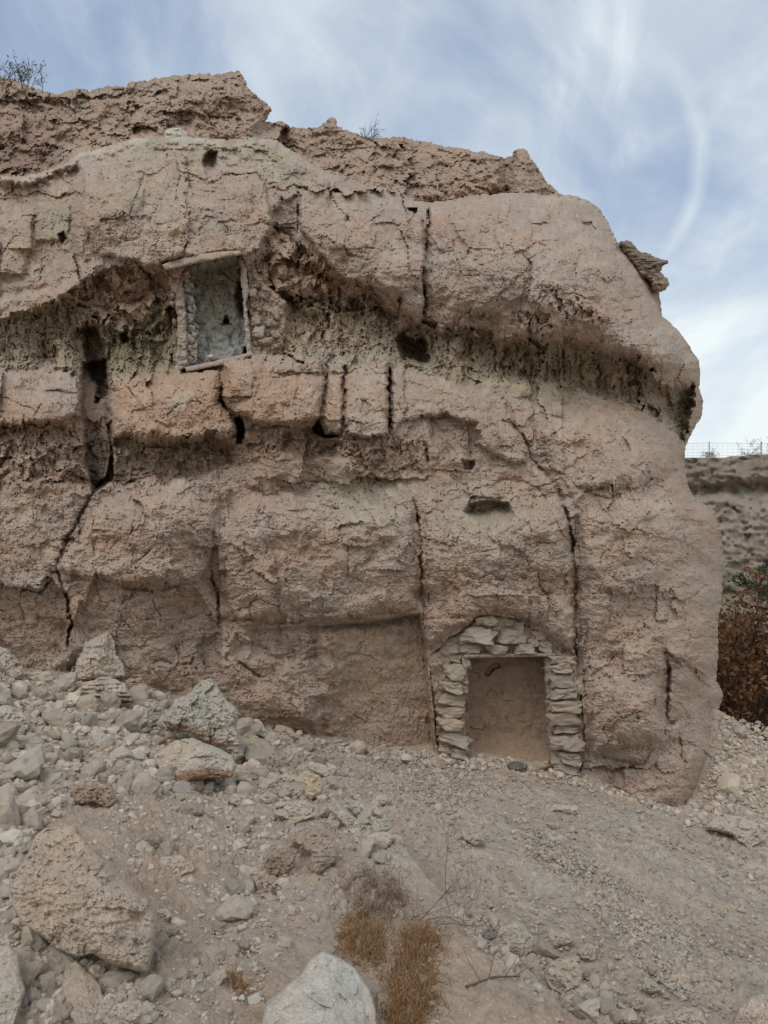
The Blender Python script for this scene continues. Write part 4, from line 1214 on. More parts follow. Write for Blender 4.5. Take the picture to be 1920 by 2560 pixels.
for cx, cy, w, h in [(632, 738, 30, 26), (650, 772, 20, 20), (642, 806, 30, 30), (648, 832, 36, 36), (690, 788, 22, 40), (668, 858, 46, 18), (640, 880, 44, 16), (690, 838, 26, 22), (672, 812, 24, 20), (664, 742, 26, 22), (690, 868, 30, 16)]:
    put('stone', random.choice(BLOCKS), win, cx, cy, WY + 0.18, w, h, .25, random.uniform(-.4, .4))
for cx, cy, w, h in [(440, 728, 18, 16), (432, 760, 16, 14), (438, 806, 16, 16), (438, 856, 16, 20), (446, 900, 26, 22), (432, 742, 14, 14)]:
    put('stone', random.choice(BLOCKS), win, cx, cy, WY + 0.14, w, h, .22, random.uniform(-.4, .4))

# hard cap layer sticking out of the right brow
solid_obj('caprock_ledge', M_CLIFF, [(1548, 606), (1566, 600), (1580, 606), (1600, 630), (1622, 634), (1640, 644), (1668, 651), (1672, 658), (1657, 664), (1651, 680), (1660, 690), (1670, 696), (1672, 712), (1661, 728), (1643, 731), (1632, 724), (1622, 700), (1600, 690), (1570, 650)],
          lambda px, py, sd: 12.25 + 0.05 * fbm(px / 14, py / 8, 3, 240) + 0.06 * np.abs(fbm(px / 40, py / 7, 2, 241)) + 0.2 * (1 - np.clip(sd / 14, 0, 1)) ** 2, 0.9, 2.0,
          root=bpy.data.objects['cliff'], warp=3.0, wl=9, col=lambda px, py: np.where((py < 672 + 0.2 * (px - 1600))[:, None], np.array((0.215, 0.18, 0.145)), np.array((0.31, 0.25, 0.20))), label='dark hard cap layer jutting out against the sky')

# ---------------------------------------------------------------- boulders and stones with their own outline
HAND = []
ANCHOR = {}
NICK = {1: 'the huge rounded boulder', 2: 'the pale peaked boulder', 4: 'the pointed grey boulder', 5: 'the flat topped slab', 6: 'the tall upright rock', 8: 'the layered pale rock', 10: 'the large rounded rock at the picture edge', 16: 'the flat whitish slab', 19: 'the dark brown stone by the hollow', 20: 'the slanting grey brown rock face', 22: 'the white topped stone', 25: 'the dark ribbed stone on end', 27: 'the ball shaped yellowish stone', 29: 'the broad rounded pale stone', 31: 'the low grey stone', 18: 'the flat pale stone mid slope', 38: 'the wide stone below the gully gap', 39: 'the long rib of grey rock', 41: 'the boulder across the lower gully', 43: 'the squat gully boulder', 47: 'the whitish stone beside the doorway', 49: 'the stone knob on the fan', 55: 'the boulder in the lower right corner', 61: 'the low sandy hump', 63: 'the broken brown clod', 57: 'the broad stone at the lower edge', 3: 'the smooth boulder at the picture edge', 13: 'the flat topped pale block'}


def Z1(pts): return [(x * .5787, 1560 + y * .5787) for x, y in pts]
def Z2(pts): return [(960 + x * .5787, 1660 + y * .5787) for x, y in pts]
def Z3(pts): return [(460 + x * .3617, 1700 + y * .3617) for x, y in pts]


PALE = (0.385, 0.350, 0.295); GREY = (0.345, 0.322, 0.275); PINK = (0.36, 0.295, 0.235); BROWN = (0.27, 0.205, 0.155); WHITE = (0.42, 0.395, 0.345); OLIVE = (0.33, 0.305, 0.23)


def boulder(name, poly, label, col=PALE, tilt=0.6, thick=0.33, seed=0, Y=None, rough=1.0, facets=5, under=None, undercol=BROWN, strat=0.0, cat='rock', sink=0.0, group=None):
    xs = np.array([p[0] for p in poly]); ys = np.array([p[1] for p in poly])
    HAND.append(poly)
    if seed in NICK: ANCHOR[NICK[seed]] = (sum(p[0] for p in poly) / len(poly), min(sum(p[1] for p in poly) / len(poly), 2540))
    cx, cy = (xs.min() + xs.max()) / 2, (ys.min() + ys.max()) / 2
    hw, hh = (xs.max() - xs.min()) / 2, (ys.max() - ys.min()) / 2
    by = min(ys.max(), 2640)
    if Y is None:
        bx = xs[np.argmax(ys)]
        Yb = float(ghit([0.5 * bx + 0.5 * cx], [by], zground)[0, 1]) - sink
    else:
        Yb = Y
    m = Yb / F
    T = 2 * thick * min(hw, hh * 1.5) * m
    r = np.random.default_rng(seed + 11)
    pl = [(r.uniform(.62, 1.0), *(r.normal(size=2) * 0.42)) for _ in range(facets)]
    n = max(hw, hh)
    step = max(2.0, n * 2 / 140)
    wmax = min(hw, hh) * 0.95

    def hfun(px, py, sd):
        u = (px - cx) / hw; v = (py - cy) / hh
        prof = np.sqrt(np.clip(1 - (1 - np.clip(sd / wmax, 0, 1)) ** 2, 0, 1)) * 1.1
        hs = [prof] + [np.minimum(1.2, c + a * u + b * v) * 1.0 + 0 * px for c, a, b in pl]
        k = 14.0
        h = -np.log(sum(np.exp(-k * q) for q in hs)) / k
        return np.maximum(h, -0.15) * T

    def noise(px, py, sd):
        e = sstep(0, 8, sd)
        d = T * 0.12 * fbm(px / (n * .55), py / (n * .55), 4, seed + 21) + 0.5 * T * 0.16 * fbm(px / (n * .16), py / (n * .16), 3, seed + 22)
        d = d + 4.0 * m * fbm(px / 9, py / 9, 2, seed + 23) * 0.5
        f1, f2, idv = worley(px / (n * .35), py / (n * .3), seed + 24)
        d = d + T * 0.03 * (idv - .5) + T * .10 * np.abs(fbm(px / (n * .22), py / (n * .13), 4, seed + 40)) + m * 4 * sstep(.1, .5, fbm(px / 12, py / 9, 4, seed + 41))
        d = d + T * (.16 if n < 120 else .07) * facet(px / (n * .42) + .3 * fbm(px / n * 2, py / n * 2, 2, 5), py / (n * .36), seed + 26) + T * .04 * facet(px / (n * .16), py / (n * .13), seed + 27) + T * .25 * hewn(px / (n * .7), py / (n * .6), seed + 33) + m * 2.5 * facet(px / 13, py / 10, seed + 28) + m * 2.0 * sstep(.15, .5, fbm(px / 10, py / 8, 3, seed + 29))
        if strat:
            d = d + strat * T * 0.25 * fbm(px / (n * .9) + 0.3 * py / n, py / (n * .09), 2, seed + 25)
        return rough * d * e

    def depth(px, py, sd):
        return Yb + 0.06 * T - 0.02 + tilt * (by - py) * m - hfun(px, py, sd) + noise(px, py, sd)

    def rear(px, py, sd):
        return Yb + 0.06 * T - 0.02 + tilt * (by - py) * m + 0.9 * hfun(px, py, sd)
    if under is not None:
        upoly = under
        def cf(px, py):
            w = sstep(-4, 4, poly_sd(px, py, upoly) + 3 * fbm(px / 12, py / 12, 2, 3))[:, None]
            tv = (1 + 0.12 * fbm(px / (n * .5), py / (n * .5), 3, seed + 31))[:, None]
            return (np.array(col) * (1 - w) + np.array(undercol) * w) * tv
    else:
        def cf(px, py):
            w = sstep(0.1, 0.6, fbm(px / (n * .8), py / (n * .6), 3, seed + 30))[:, None] * 0.45
            tv = (1 + 0.12 * fbm(px / (n * .3), py / (n * .3), 3, seed + 31))[:, None]
            return (np.array(col) * (1 - w) + np.array(PINK) * w) * tv
    cf0 = cf
    cf = lambda px, py: 1.26 * cf0(px, py)
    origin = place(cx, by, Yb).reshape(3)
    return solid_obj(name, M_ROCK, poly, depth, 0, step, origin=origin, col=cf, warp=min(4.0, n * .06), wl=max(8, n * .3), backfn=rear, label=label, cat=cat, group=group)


B = boulder
B('boulder', Z1([(40, 1080), (75, 1070), (130, 985), (150, 920), (200, 880), (330, 868), (390, 955), (480, 1035), (520, 1100), (640, 1190), (680, 1270), (662, 1400), (640, 1512), (580, 1500), (480, 1470), (400, 1430), (330, 1440), (250, 1400), (180, 1350), (100, 1300), (40, 1200)]),
  'huge rounded pinkish boulder with a cracked top lying low on the rubble slope', (0.365, 0.315, 0.255), tilt=.85, thick=.42, seed=1, rough=.9, facets=3, cat='boulder', sink=.12)
B('boulder', Z1([(1100, 1840), (1150, 1640), (1210, 1590), (1290, 1520), (1340, 1450), (1390, 1413), (1470, 1440), (1540, 1500), (1600, 1580), (1622, 1660), (1650, 1840)]),
  'pale peaked boulder beside the orange dry grass', WHITE, tilt=1.0, thick=.4, seed=2, rough=.6, facets=5, cat='boulder')
B('boulder', Z1([(-120, 1400), (40, 1383), (80, 1420), (90, 1520), (112, 1590), (82, 1660), (60, 1740), (20, 1800), (-120, 1800)]),
  'smooth pale boulder cut by the picture edge below the huge rounded boulder', PALE, tilt=.8, thick=.4, seed=3, rough=.6, cat='boulder')
B('boulder', Z1([(715, 390), (750, 330), (830, 290), (870, 250), (910, 230), (960, 300), (1010, 350), (1042, 390), (1020, 440), (1052, 500), (1056, 570), (1020, 600), (990, 560), (880, 510), (820, 470), (720, 450), (700, 420)]),
  'pointed grey boulder leaning against the cliff foot above the flat slab', GREY, tilt=.55, thick=.42, seed=4, facets=6, cat='boulder',
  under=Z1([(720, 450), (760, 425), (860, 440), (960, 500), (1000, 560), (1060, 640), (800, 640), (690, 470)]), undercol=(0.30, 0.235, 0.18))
B('boulder', Z1([(660, 570), (760, 500), (830, 492), (950, 540), (1010, 568), (1022, 620), (1000, 662), (900, 670), (740, 690), (690, 640)]),
  'flat topped slab with a brown broken underside', PALE, tilt=1.0, thick=.5, seed=5, rough=.7, facets=4, cat='boulder',
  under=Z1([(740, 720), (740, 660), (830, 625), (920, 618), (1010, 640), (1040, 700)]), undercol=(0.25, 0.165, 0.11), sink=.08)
B('rock', Z1([(320, 240), (330, 160), (370, 80), (430, 45), (466, 28), (500, 80), (500, 130), (530, 170), (542, 220), (490, 237), (420, 238), (360, 248)]),
  'tall rough upright rock standing against the cliff', (0.39, 0.355, 0.30), tilt=.3, thick=.42, seed=6, rough=.7)
B('rock', Z1([(505, 140), (570, 132), (607, 165), (592, 208), (530, 220)]), 'small grey rock behind the tall upright rock', GREY, tilt=.4, seed=7)
B('rock', Z1([(345, 272), (400, 240), (470, 226), (540, 258), (582, 330), (550, 362), (470, 352), (420, 342), (360, 312)]), 'layered pale rock with ribbed sides below the tall upright rock', PALE, tilt=.6, seed=8, strat=1.2,
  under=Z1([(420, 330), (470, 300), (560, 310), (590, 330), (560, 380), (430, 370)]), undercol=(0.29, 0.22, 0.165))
B('rock', Z1([(540, 240), (610, 230), (652, 280), (622, 322), (580, 318)]), 'dark brown rock touching the layered pale rock', BROWN, tilt=.4, seed=9, strat=1.0)
B('rock', Z1([(-60, 370), (40, 348), (100, 380), (132, 420), (122, 457), (60, 478), (-60, 465)]), 'large rounded pale rock at the picture edge on the rubble heap', PALE, tilt=.8, seed=10)
B('rock', Z1([(-60, 80), (30, 108), (92, 170), (97, 220), (40, 238), (-60, 226)]), 'grey rock wedged at the cliff foot by the picture edge', GREY, tilt=.5, seed=11)
B('rock', Z1([(98, 180), (120, 150), (165, 145), (190, 185), (160, 205)]), 'grey lump resting on the pale block near the cliff foot', GREY, tilt=.4, seed=12)
B('rock', Z1([(100, 215), (170, 200), (215, 225), (210, 245), (160, 250), (120, 238)]), 'pale block with a flat top near the cliff foot', PALE, tilt=.6, seed=13)
B('rock', Z1([(538, 400), (590, 348), (640, 365), (642, 430), (600, 452), (545, 437)]), 'brownish blocky stone left of the greenish grey stone', PALE, tilt=.5, seed=14)
B('rock', Z1([(612, 340), (650, 322), (692, 340), (722, 400), (716, 442), (650, 445), (640, 380)]), 'greenish grey stone leaning on the pointed boulder', (0.30, 0.30, 0.27), tilt=.4, seed=15)
B('rock', Z1([(50, 560), (110, 543), (180, 580), (172, 617), (120, 610), (65, 602)]), 'flat whitish slab lying loose on the rubble heap', WHITE, tilt=.9, seed=16, rough=.7, sink=.06)
B('rock', Z1([(680, 1030), (700, 1005), (780, 998), (805, 1020), (780, 1048), (690, 1052)]), 'thin stone overhanging a flat pale stone above the bare earth', PALE, tilt=.9, seed=17, strat=.8)
B('rock', Z1([(712, 1062), (740, 1040), (830, 1022), (838, 1060), (780, 1092), (725, 1092)]), 'flat pale stone tucked under a thin stone above the bare earth', PALE, tilt=.8, seed=18)
B('rock', Z1([(1136, 1030), (1180, 958), (1250, 985), (1278, 1000), (1272, 1050), (1232, 1082), (1170, 1092)]), 'dark brown stone in front of the hollow', (0.255, 0.21, 0.165), tilt=.4, seed=19)
B('rock', Z1([(1260, 930), (1300, 895), (1350, 875), (1425, 915), (1464, 1000), (1425, 1050), (1370, 1082), (1338, 1072), (1345, 1000), (1305, 955)]), 'slanting grey brown rock face right of the hollow', (0.29, 0.245, 0.195), tilt=.9, seed=20, strat=.4)
B('rock', Z1([(1078, 1075), (1120, 1058), (1180, 1110), (1168, 1160), (1130, 1178), (1100, 1120)]), 'pinkish rough stone below the dark brown stone', PINK, tilt=.7, seed=21, rough=1.4)
B('rock', Z3([(412, 320), (430, 280), (520, 268), (560, 330), (602, 390), (570, 412), (500, 382), (420, 372)]), 'white topped stone right of the pointed boulder', WHITE, tilt=.6, seed=22)
B('rock', Z3([(422, 420), (470, 378), (580, 420), (602, 450), (540, 502), (480, 492)]), 'smooth olive grey stone under the white topped stone', OLIVE, tilt=.5, seed=23, rough=.7)
B('rock', Z3([(608, 370), (640, 308), (740, 330), (802, 400), (790, 462), (700, 442), (640, 452)]), 'dusty lump of earth and stone at the cliff foot right of the white topped stone', (0.34, 0.29, 0.235), tilt=.7, seed=24)
B('rock', Z3([(568, 600), (580, 520), (622, 488), (662, 530), (662, 652), (610, 652)]), 'dark ribbed stone standing on end', (0.26, 0.235, 0.185), tilt=.3, seed=25, strat=-.6)
B('rock', Z3([(658, 600), (680, 480), (762, 438), (782, 500), (742, 562), (690, 607)]), 'rounded grey stone right of the dark stone standing on end', GREY, tilt=.5, seed=26, rough=.8)
B('rock', Z3([(778, 690), (830, 628), (930, 658), (968, 720), (952, 790), (880, 832), (830, 802), (850, 730)]), 'ball shaped yellowish stone with a broken front', (0.36, 0.31, 0.225), tilt=.5, seed=27)
B('rock', Z3([(818, 600), (870, 558), (980, 588), (1008, 640), (990, 682), (930, 652)]), 'half buried grey stone above the ball shaped yellowish stone', GREY, tilt=.9, seed=28)
B('rock', Z3([(598, 870), (680, 838), (850, 828), (902, 880), (882, 940), (780, 992), (720, 962), (620, 932)]), 'broad rounded pale stone in the middle of the slope', PALE, tilt=.9, seed=29, rough=.8)
B('rock', Z3([(518, 810), (570, 768), (642, 800), (622, 852), (550, 852)]), 'small pale stone left of the broad rounded stone', PALE, tilt=.6, seed=30)
B('rock', Z3([(298, 840), (340, 778), (432, 798), (432, 850), (370, 878)]), 'low grey stone shading a small gap beneath it', GREY, tilt=.8, seed=31)
B('rock', Z3([(640, 740), (690, 715), (800, 735), (812, 775), (760, 810), (700, 800), (660, 780)]), 'pair of fused grey lumps above the broad rounded stone', GREY, tilt=.7, seed=32)
B('rock', Z3([(650, 668), (700, 640), (760, 680), (750, 705), (690, 702)]), 'pale wedge stone left of the ball shaped stone', PALE, tilt=.6, seed=33)
B('rock', Z3([(1118, 880), (1160, 828), (1240, 848), (1282, 900), (1292, 962), (1200, 952)]), 'grey block at the head of the gully', GREY, tilt=.6, seed=34)
B('rock', Z3([(1278, 870), (1310, 800), (1402, 788), (1412, 842), (1350, 882), (1300, 890)]), 'pale cap stone at the head of the gully', PALE, tilt=.6, seed=35)
B('rock', Z3([(1278, 890), (1320, 862), (1402, 942), (1390, 964), (1300, 924)]), 'thin slanting stone under the pale cap stone', PALE, tilt=.6, seed=36, rough=.6)
B('rock', Z3([(1298, 1010), (1330, 958), (1412, 958), (1432, 1030), (1380, 1062), (1310, 1064)]), 'rounded stone bridging the dark gap in the gully', GREY, tilt=.5, seed=37)
B('rock', Z3([(1262, 1082), (1320, 1050), (1412, 1050), (1464, 1092), (1420, 1142), (1330, 1154), (1280, 1132)]), 'wide pale stone below the dark gap in the gully', PALE, tilt=.7, seed=38)
B('rock', Z3([(978, 880), (1050, 828), (1142, 920), (1212, 970), (1224, 1070), (1150, 1062), (1090, 982)]), 'long rib of grey rock running down beside the gully', GREY, tilt=.9, seed=39)
B('rock', Z3([(1255, 955), (1285, 935), (1330, 955), (1320, 990), (1280, 1000)]), 'small round stone in front of the dark gap', PALE, tilt=.4, seed=40)
B('rock', Z2([(478, 1200), (500, 1138), (580, 1108), (642, 1180), (652, 1240), (590, 1268), (510, 1232)]), 'rounded boulder sitting across the lower gully', (0.355, 0.32, 0.26), tilt=.6, seed=41, rough=.8)
B('rock', Z2([(420, 1172), (450, 1138), (492, 1143), (482, 1187), (440, 1194)]), 'dark grey stone lodged behind the boulder in the lower gully', (0.17, 0.16, 0.15), tilt=.4, seed=42)
B('rock', Z2([(688, 1330), (720, 1278), (822, 1268), (862, 1330), (852, 1390), (770, 1428), (713, 1402)]), 'squat boulder at the bottom of the gully', (0.36, 0.325, 0.27), tilt=.6, seed=43, rough=.8)
B('rock', Z2([(828, 1240), (880, 1203), (917, 1225), (912, 1282), (850, 1272)]), 'grey stone up slope from the squat gully boulder', GREY, tilt=.6, seed=44)
B('rock', Z2([(655, 1195), (720, 1148), (802, 1158), (824, 1200), (740, 1220)]), 'dusty stone half buried between the two gully boulders', (0.34, 0.30, 0.245), tilt=.9, seed=45)
B('rock', Z2([(880, 400), (895, 372), (930, 366), (972, 400), (972, 455), (940, 466), (895, 444)]), 'grey brown lump against the cliff beside the doorway', (0.27, 0.225, 0.18), tilt=.4, seed=46)
B('rock', Z2([(958, 440), (972, 412), (995, 410), (1032, 460), (1047, 502), (1000, 504), (965, 478)]), 'whitish stone leaning beside the doorway', WHITE, tilt=.4, seed=47)
B('rock', Z2([(1495, 532), (1550, 488), (1594, 540), (1540, 554)]), 'flat tilted stone on the bank right of the buttress', PALE, tilt=.8, seed=48)
B('rock', Z2([(325, 715), (365, 678), (420, 700), (434, 765), (392, 788), (345, 760)]), 'stone knob poking out of the fan below the doorway', (0.335, 0.29, 0.23), tilt=1.1, seed=49)
B('rock', Z2([(1108, 1402), (1130, 1350), (1172, 1368), (1204, 1412), (1150, 1424)]), 'leaning grey stone at the foot of the gravel fan', GREY, tilt=.5, seed=50)
B('rock', Z2([(1056, 1460), (1100, 1428), (1144, 1470), (1122, 1497), (1068, 1492)]), 'round brownish stone at the foot of the gravel fan', (0.31, 0.27, 0.215), tilt=.5, seed=51)
B('rock', Z2([(778, 1440), (820, 1423), (834, 1460), (800, 1482)]), 'small pale cube of stone below the squat gully boulder', PALE, tilt=.5, seed=52)
B('rock', Z2([(838, 1412), (890, 1398), (918, 1430), (850, 1448)]), 'flat grey stone right of the small pale cube of stone', GREY, tilt=.7, seed=53)
B('rock', Z2([(1240, 1580), (1252, 1520), (1290, 1478), (1372, 1500), (1410, 1580)]), 'pale boulder cut by the lower picture edge on the right', PALE, tilt=.7, seed=54)
B('rock', Z2([(1500, 1600), (1530, 1480), (1602, 1428), (1720, 1420), (1720, 1600)]), 'pinkish white boulder in the lower right corner', (0.40, 0.35, 0.30), tilt=.7, seed=55, rough=.7, cat='boulder')
B('rock', Z2([(735, 1475), (775, 1455), (788, 1525), (745, 1525)]), 'dark upright stone in the gully bottom', (0.26, 0.235, 0.195), tilt=.4, seed=56)
B('rock', Z2([(1100, 1590), (1130, 1530), (1240, 1500), (1262, 1560), (1240, 1600)]), 'broad pale stone cut by the lower picture edge', PALE, tilt=.8, seed=57)
B('rock', Z2([(528, 437), (560, 418), (622, 430), (612, 456), (545, 462)]), 'blackened stone lying on the doorway sill', (0.12, 0.11, 0.10), tilt=.6, seed=58)
B('rock', Z2([(700, 640), (735, 608), (840, 612), (836, 630), (760, 632)]), 'thin pale ledge of stone on the fan below the right jamb', PALE, tilt=1.2, seed=59)
B('rock', [(412, 352), (413, 328), (428, 319), (450, 320), (468, 332), (472, 350), (460, 356), (430, 355)], 'white boulder on the high shelf under the crest', (0.42, 0.40, 0.345), tilt=.2, seed=60, Y=12.35)
B('rock', Z1([(280, 1480), (330, 1450), (440, 1560), (450, 1640), (420, 1720), (330, 1740), (260, 1640)]), 'low sandy hump of rock below the huge rounded boulder', (0.345, 0.30, 0.24), tilt=1.3, seed=61, rough=.6)
B('rock', Z1([(450, 1700), (500, 1640), (610, 1625), (612, 1690), (560, 1745), (470, 1745)]), 'pale stone at the lower picture edge left of the bare earth', PALE, tilt=.8, seed=62)
B('rock', Z1([(300, 720), (340, 690), (430, 700), (480, 690), (500, 760), (470, 800), (400, 770), (330, 780)]), 'broken brown clod with a hollow face in the rubble', (0.29, 0.225, 0.175), tilt=.7, seed=63, rough=1.5)
B('rock', Z1([(420, 650), (470, 630), (498, 660), (480, 695), (440, 690)]), 'dark grey stone on top of the broken brown clod', (0.25, 0.225, 0.19), tilt=.5, seed=64)
B('rock', Z1([(135, 1430), (160, 1418), (188, 1450), (180, 1490), (145, 1480)]), 'egg shaped pale stone under the huge rounded boulder', PALE, tilt=.5, seed=65, rough=.6)
B('rock', Z1([(670, 1235), (720, 1228), (745, 1262), (720, 1285), (682, 1275)]), 'pale stone touching the right end of the huge rounded boulder', PALE, tilt=.6, seed=66)
B('rock', Z1([(690, 1310), (740, 1300), (778, 1320), (760, 1350), (710, 1355)]), 'brownish stone below the right end of the huge rounded boulder', (0.31, 0.265, 0.21), tilt=.6, seed=67)
B('rock', Z1([(445, 1620), (470, 1590), (505, 1605), (500, 1645), (460, 1652)]), 'small square pale stone above the lower picture edge', WHITE, tilt=.5, seed=68)
B('rock', [(1560 + 200, 2070), (1800, 2030), (1880, 2050), (1915, 2095), (1870, 2120), (1830, 2090)], 'pale crusted hump on the bank right of the buttress', PALE, tilt=1.2, seed=69, rough=1.2)
# ---------------------------------------------------------------- loose stones, rubble and gravel
ZONES = {
    'heap': ([(0, 1690), (120, 1690), (330, 1700), (420, 1760), (620, 1800), (720, 1850), (600, 1990), (300, 1990), (0, 2060)],
             'pale broken stone lying in the rubble heap under the cliff', 'stones of the rubble heap'),
    'line': ([(600, 1800), (740, 1840), (860, 1960), (1010, 2120), (960, 2170), (820, 2060), (690, 2030), (600, 1900)],
             'grey stone in the line of stones leading down into the gully', 'stones leading into the gully'),
    'gully': ([(1110, 2220), (1180, 2260), (1330, 2370), (1480, 2440), (1600, 2560), (1400, 2560), (1250, 2430), (1140, 2300)],
              'grey stone caught in the lower gully', 'stones in the lower gully'),
    'corner': ([(0, 2040), (110, 2060), (30, 2150), (20, 2280), (120, 2360), (380, 2450), (380, 2560), (0, 2560)],
               'pale stone scattered around the huge rounded boulder', 'stones around the huge boulder'),
    'open': ([(250, 1990), (640, 1990), (760, 2120), (640, 2420), (420, 2500), (400, 2260), (300, 2100)],
             'small stone lying on the bare earth', 'stones on the bare earth'),
    'streak': ([(1290, 2050), (1400, 2090), (1560, 2200), (1740, 2340), (1840, 2480), (1700, 2500), (1480, 2290), (1330, 2140)],
               'small stone in the gravel streak below the doorway', 'stones of the gravel streak'),
    'fan': ([(760, 1850), (1000, 1880), (1250, 1960), (1120, 2040), (900, 2000)], 'small stone on the grey gravel below the alcove', 'stones on the grey gravel'),
}


def sample_poly(poly, n):
    xs = [p[0] for p in poly]; ys = [p[1] for p in poly]
    out = []
    while sum(len(o) for o in out) < n:
        x = rng.uniform(min(xs), max(xs), n * 2); y = rng.uniform(min(ys), max(ys), n * 2)
        m = poly_sd(x, y, poly) > 0
        out.append(np.stack([x[m], y[m]], 1))
    return np.concatenate(out)[:n]


def outside_hand(p, margin=0.0):
    ok = np.ones(len(p), bool)
    for poly in HAND:
        xs = [q[0] for q in poly]; ys = [q[1] for q in poly]
        m = (p[:, 0] > min(xs) - 5) & (p[:, 0] < max(xs) + 5) & (p[:, 1] > min(ys) - 5) & (p[:, 1] < max(ys) + 5)
        if m.any():
            s = poly_sd(p[m, 0], p[m, 1], poly)
            ok[np.nonzero(m)[0][s > margin]] = False
    return ok


# visible single stones: number, median picture size and spread for each zone
SINGLE = []
plan = {'heap': (128, 44, .42), 'line': (36, 32, .4), 'gully': (34, 28, .45), 'corner': (54, 42, .4), 'open': (26, 26, .4), 'streak': (12, 18, .3), 'fan': (8, 17, .3)}
for zn, (num, med, spr) in plan.items():
    poly, label, group = ZONES[zn]
    p = sample_poly(poly, num * 6)
    p = p[outside_hand(p, -3)]
    size = np.exp(rng.normal(math.log(med), spr, len(p)))
    order = np.argsort(-size[:num]); chosen = []
    k = 0
    for i in range(len(p)):
        if len(chosen) >= num: break
        if all(math.hypot(p[i][0] - q[0], (p[i][1] - q[1]) * 1.3) > 0.42 * (size[i] + q[2]) for q in chosen):
            chosen.append((p[i][0], p[i][1], size[i]))
    h = ghit([c[0] for c in chosen], [c[1] for c in chosen], zground)
    for (px, py, s), g in zip(chosen, h):
        o = link('stone', random.choice(STONES), cat='stone', group=group)
        w = s * g[1] / F * 0.60
        o.scale = (w * random.uniform(.85, 1.25), w * random.uniform(.8, 1.2), w * random.uniform(.62, 1.05))
        SINGLE.append((o, px, py, s, label))
        o.location = (g[0], g[1], g[2] + 0.42 * o.scale[2])
        o.rotation_euler = (random.uniform(-.5, .5), random.uniform(-.5, .5), random.uniform(0, 6.28))


def name_stones():
    seen = {}
    for o, px, py, s, base in sorted(SINGLE, key=lambda q: -q[3]):
        size = 'tiny' if s < 17 else 'small' if s < 27 else 'fair sized' if s < 42 else 'large'
        f = o.scale[2] / o.scale[0]
        shape = 'flat' if f < .65 else 'squat' if f < .85 else 'chunky'
        near = sorted(ANCHOR.items(), key=lambda a: math.hypot(a[1][0] - px, a[1][1] - py))[:7]
        done = False
        for nm, (ax, ay) in near:
            dx, dy = px - ax, py - ay
            if abs(dx) > 2 * abs(dy): d = 'right of' if dx > 0 else 'left of'
            elif abs(dy) > 2 * abs(dx): d = 'below' if dy > 0 else 'above'
            else: d = ('below' if dy > 0 else 'above') + ' and ' + ('right' if dx > 0 else 'left') + ' of'
            t = f'{size} {shape} stone {d} {nm}'
            if t not in seen:
                seen[t] = o; o['label'] = t; done = True
                break
        if not done:
            o['label'] = base


name_stones()


def gravel(name, zones, sub, label, seed, extra=None):
    """many small stones as one mass"""
    vv, ff, cc = [], [], []
    shapes = [stone_shape(seed * 50 + i, sub, False, 0.12, 9) for i in range(10)]
    base = 0
    r = np.random.default_rng(seed)
    for poly, num, med, spr, tone in zones:
        p = sample_poly(poly, num)
        p = p[outside_hand(p, 1)]
        g = ghit(p[:, 0], p[:, 1], zground)
        s = np.exp(r.normal(math.log(med), spr, len(p)))
        for k in range(10):
            sel = np.arange(len(p)) % 10 == k
            if not sel.any(): continue
            sv, sf = shapes[k]
            n = sel.sum()
            a = r.uniform(0, 6.28, n); ca, sa = np.cos(a), np.sin(a)
            w = s[sel] * g[sel, 1] / F * 0.55
            q = sv[None] * (np.stack([r.uniform(.8, 1.3, n), r.uniform(.8, 1.2, n), r.uniform(.65, 1.05, n)], 1) * w[:, None])[:, None, :]
            tx = r.uniform(-.5, .5, n)
            y1 = q[..., 1] * np.cos(tx)[:, None] - q[..., 2] * np.sin(tx)[:, None]; z1 = q[..., 1] * np.sin(tx)[:, None] + q[..., 2] * np.cos(tx)[:, None]
            x = q[..., 0] * ca[:, None] - y1 * sa[:, None]; y = q[..., 0] * sa[:, None] + y1 * ca[:, None]
            P = np.stack([x, y, z1], -1) + g[sel][:, None, :] + np.stack([0 * w, 0 * w, 0.35 * w], -1)[:, None, :]
            vv.append(P.reshape(-1, 3)); ff.append((sf[None] + (np.arange(n) * len(sv))[:, None, None] + base).reshape(-1, 3)); base += n * len(sv)
            t = np.array(tone) * r.uniform(.75, 1.25, (n, 1)) * (1 + r.normal(0, .012, (n, 3)))
            cc.append(np.repeat(t, len(sv), 0))
    link(name, make_mesh(name, np.concatenate(vv), np.concatenate(ff), M_GRAVEL, False, np.concatenate(cc)), kind='stuff', label=label)


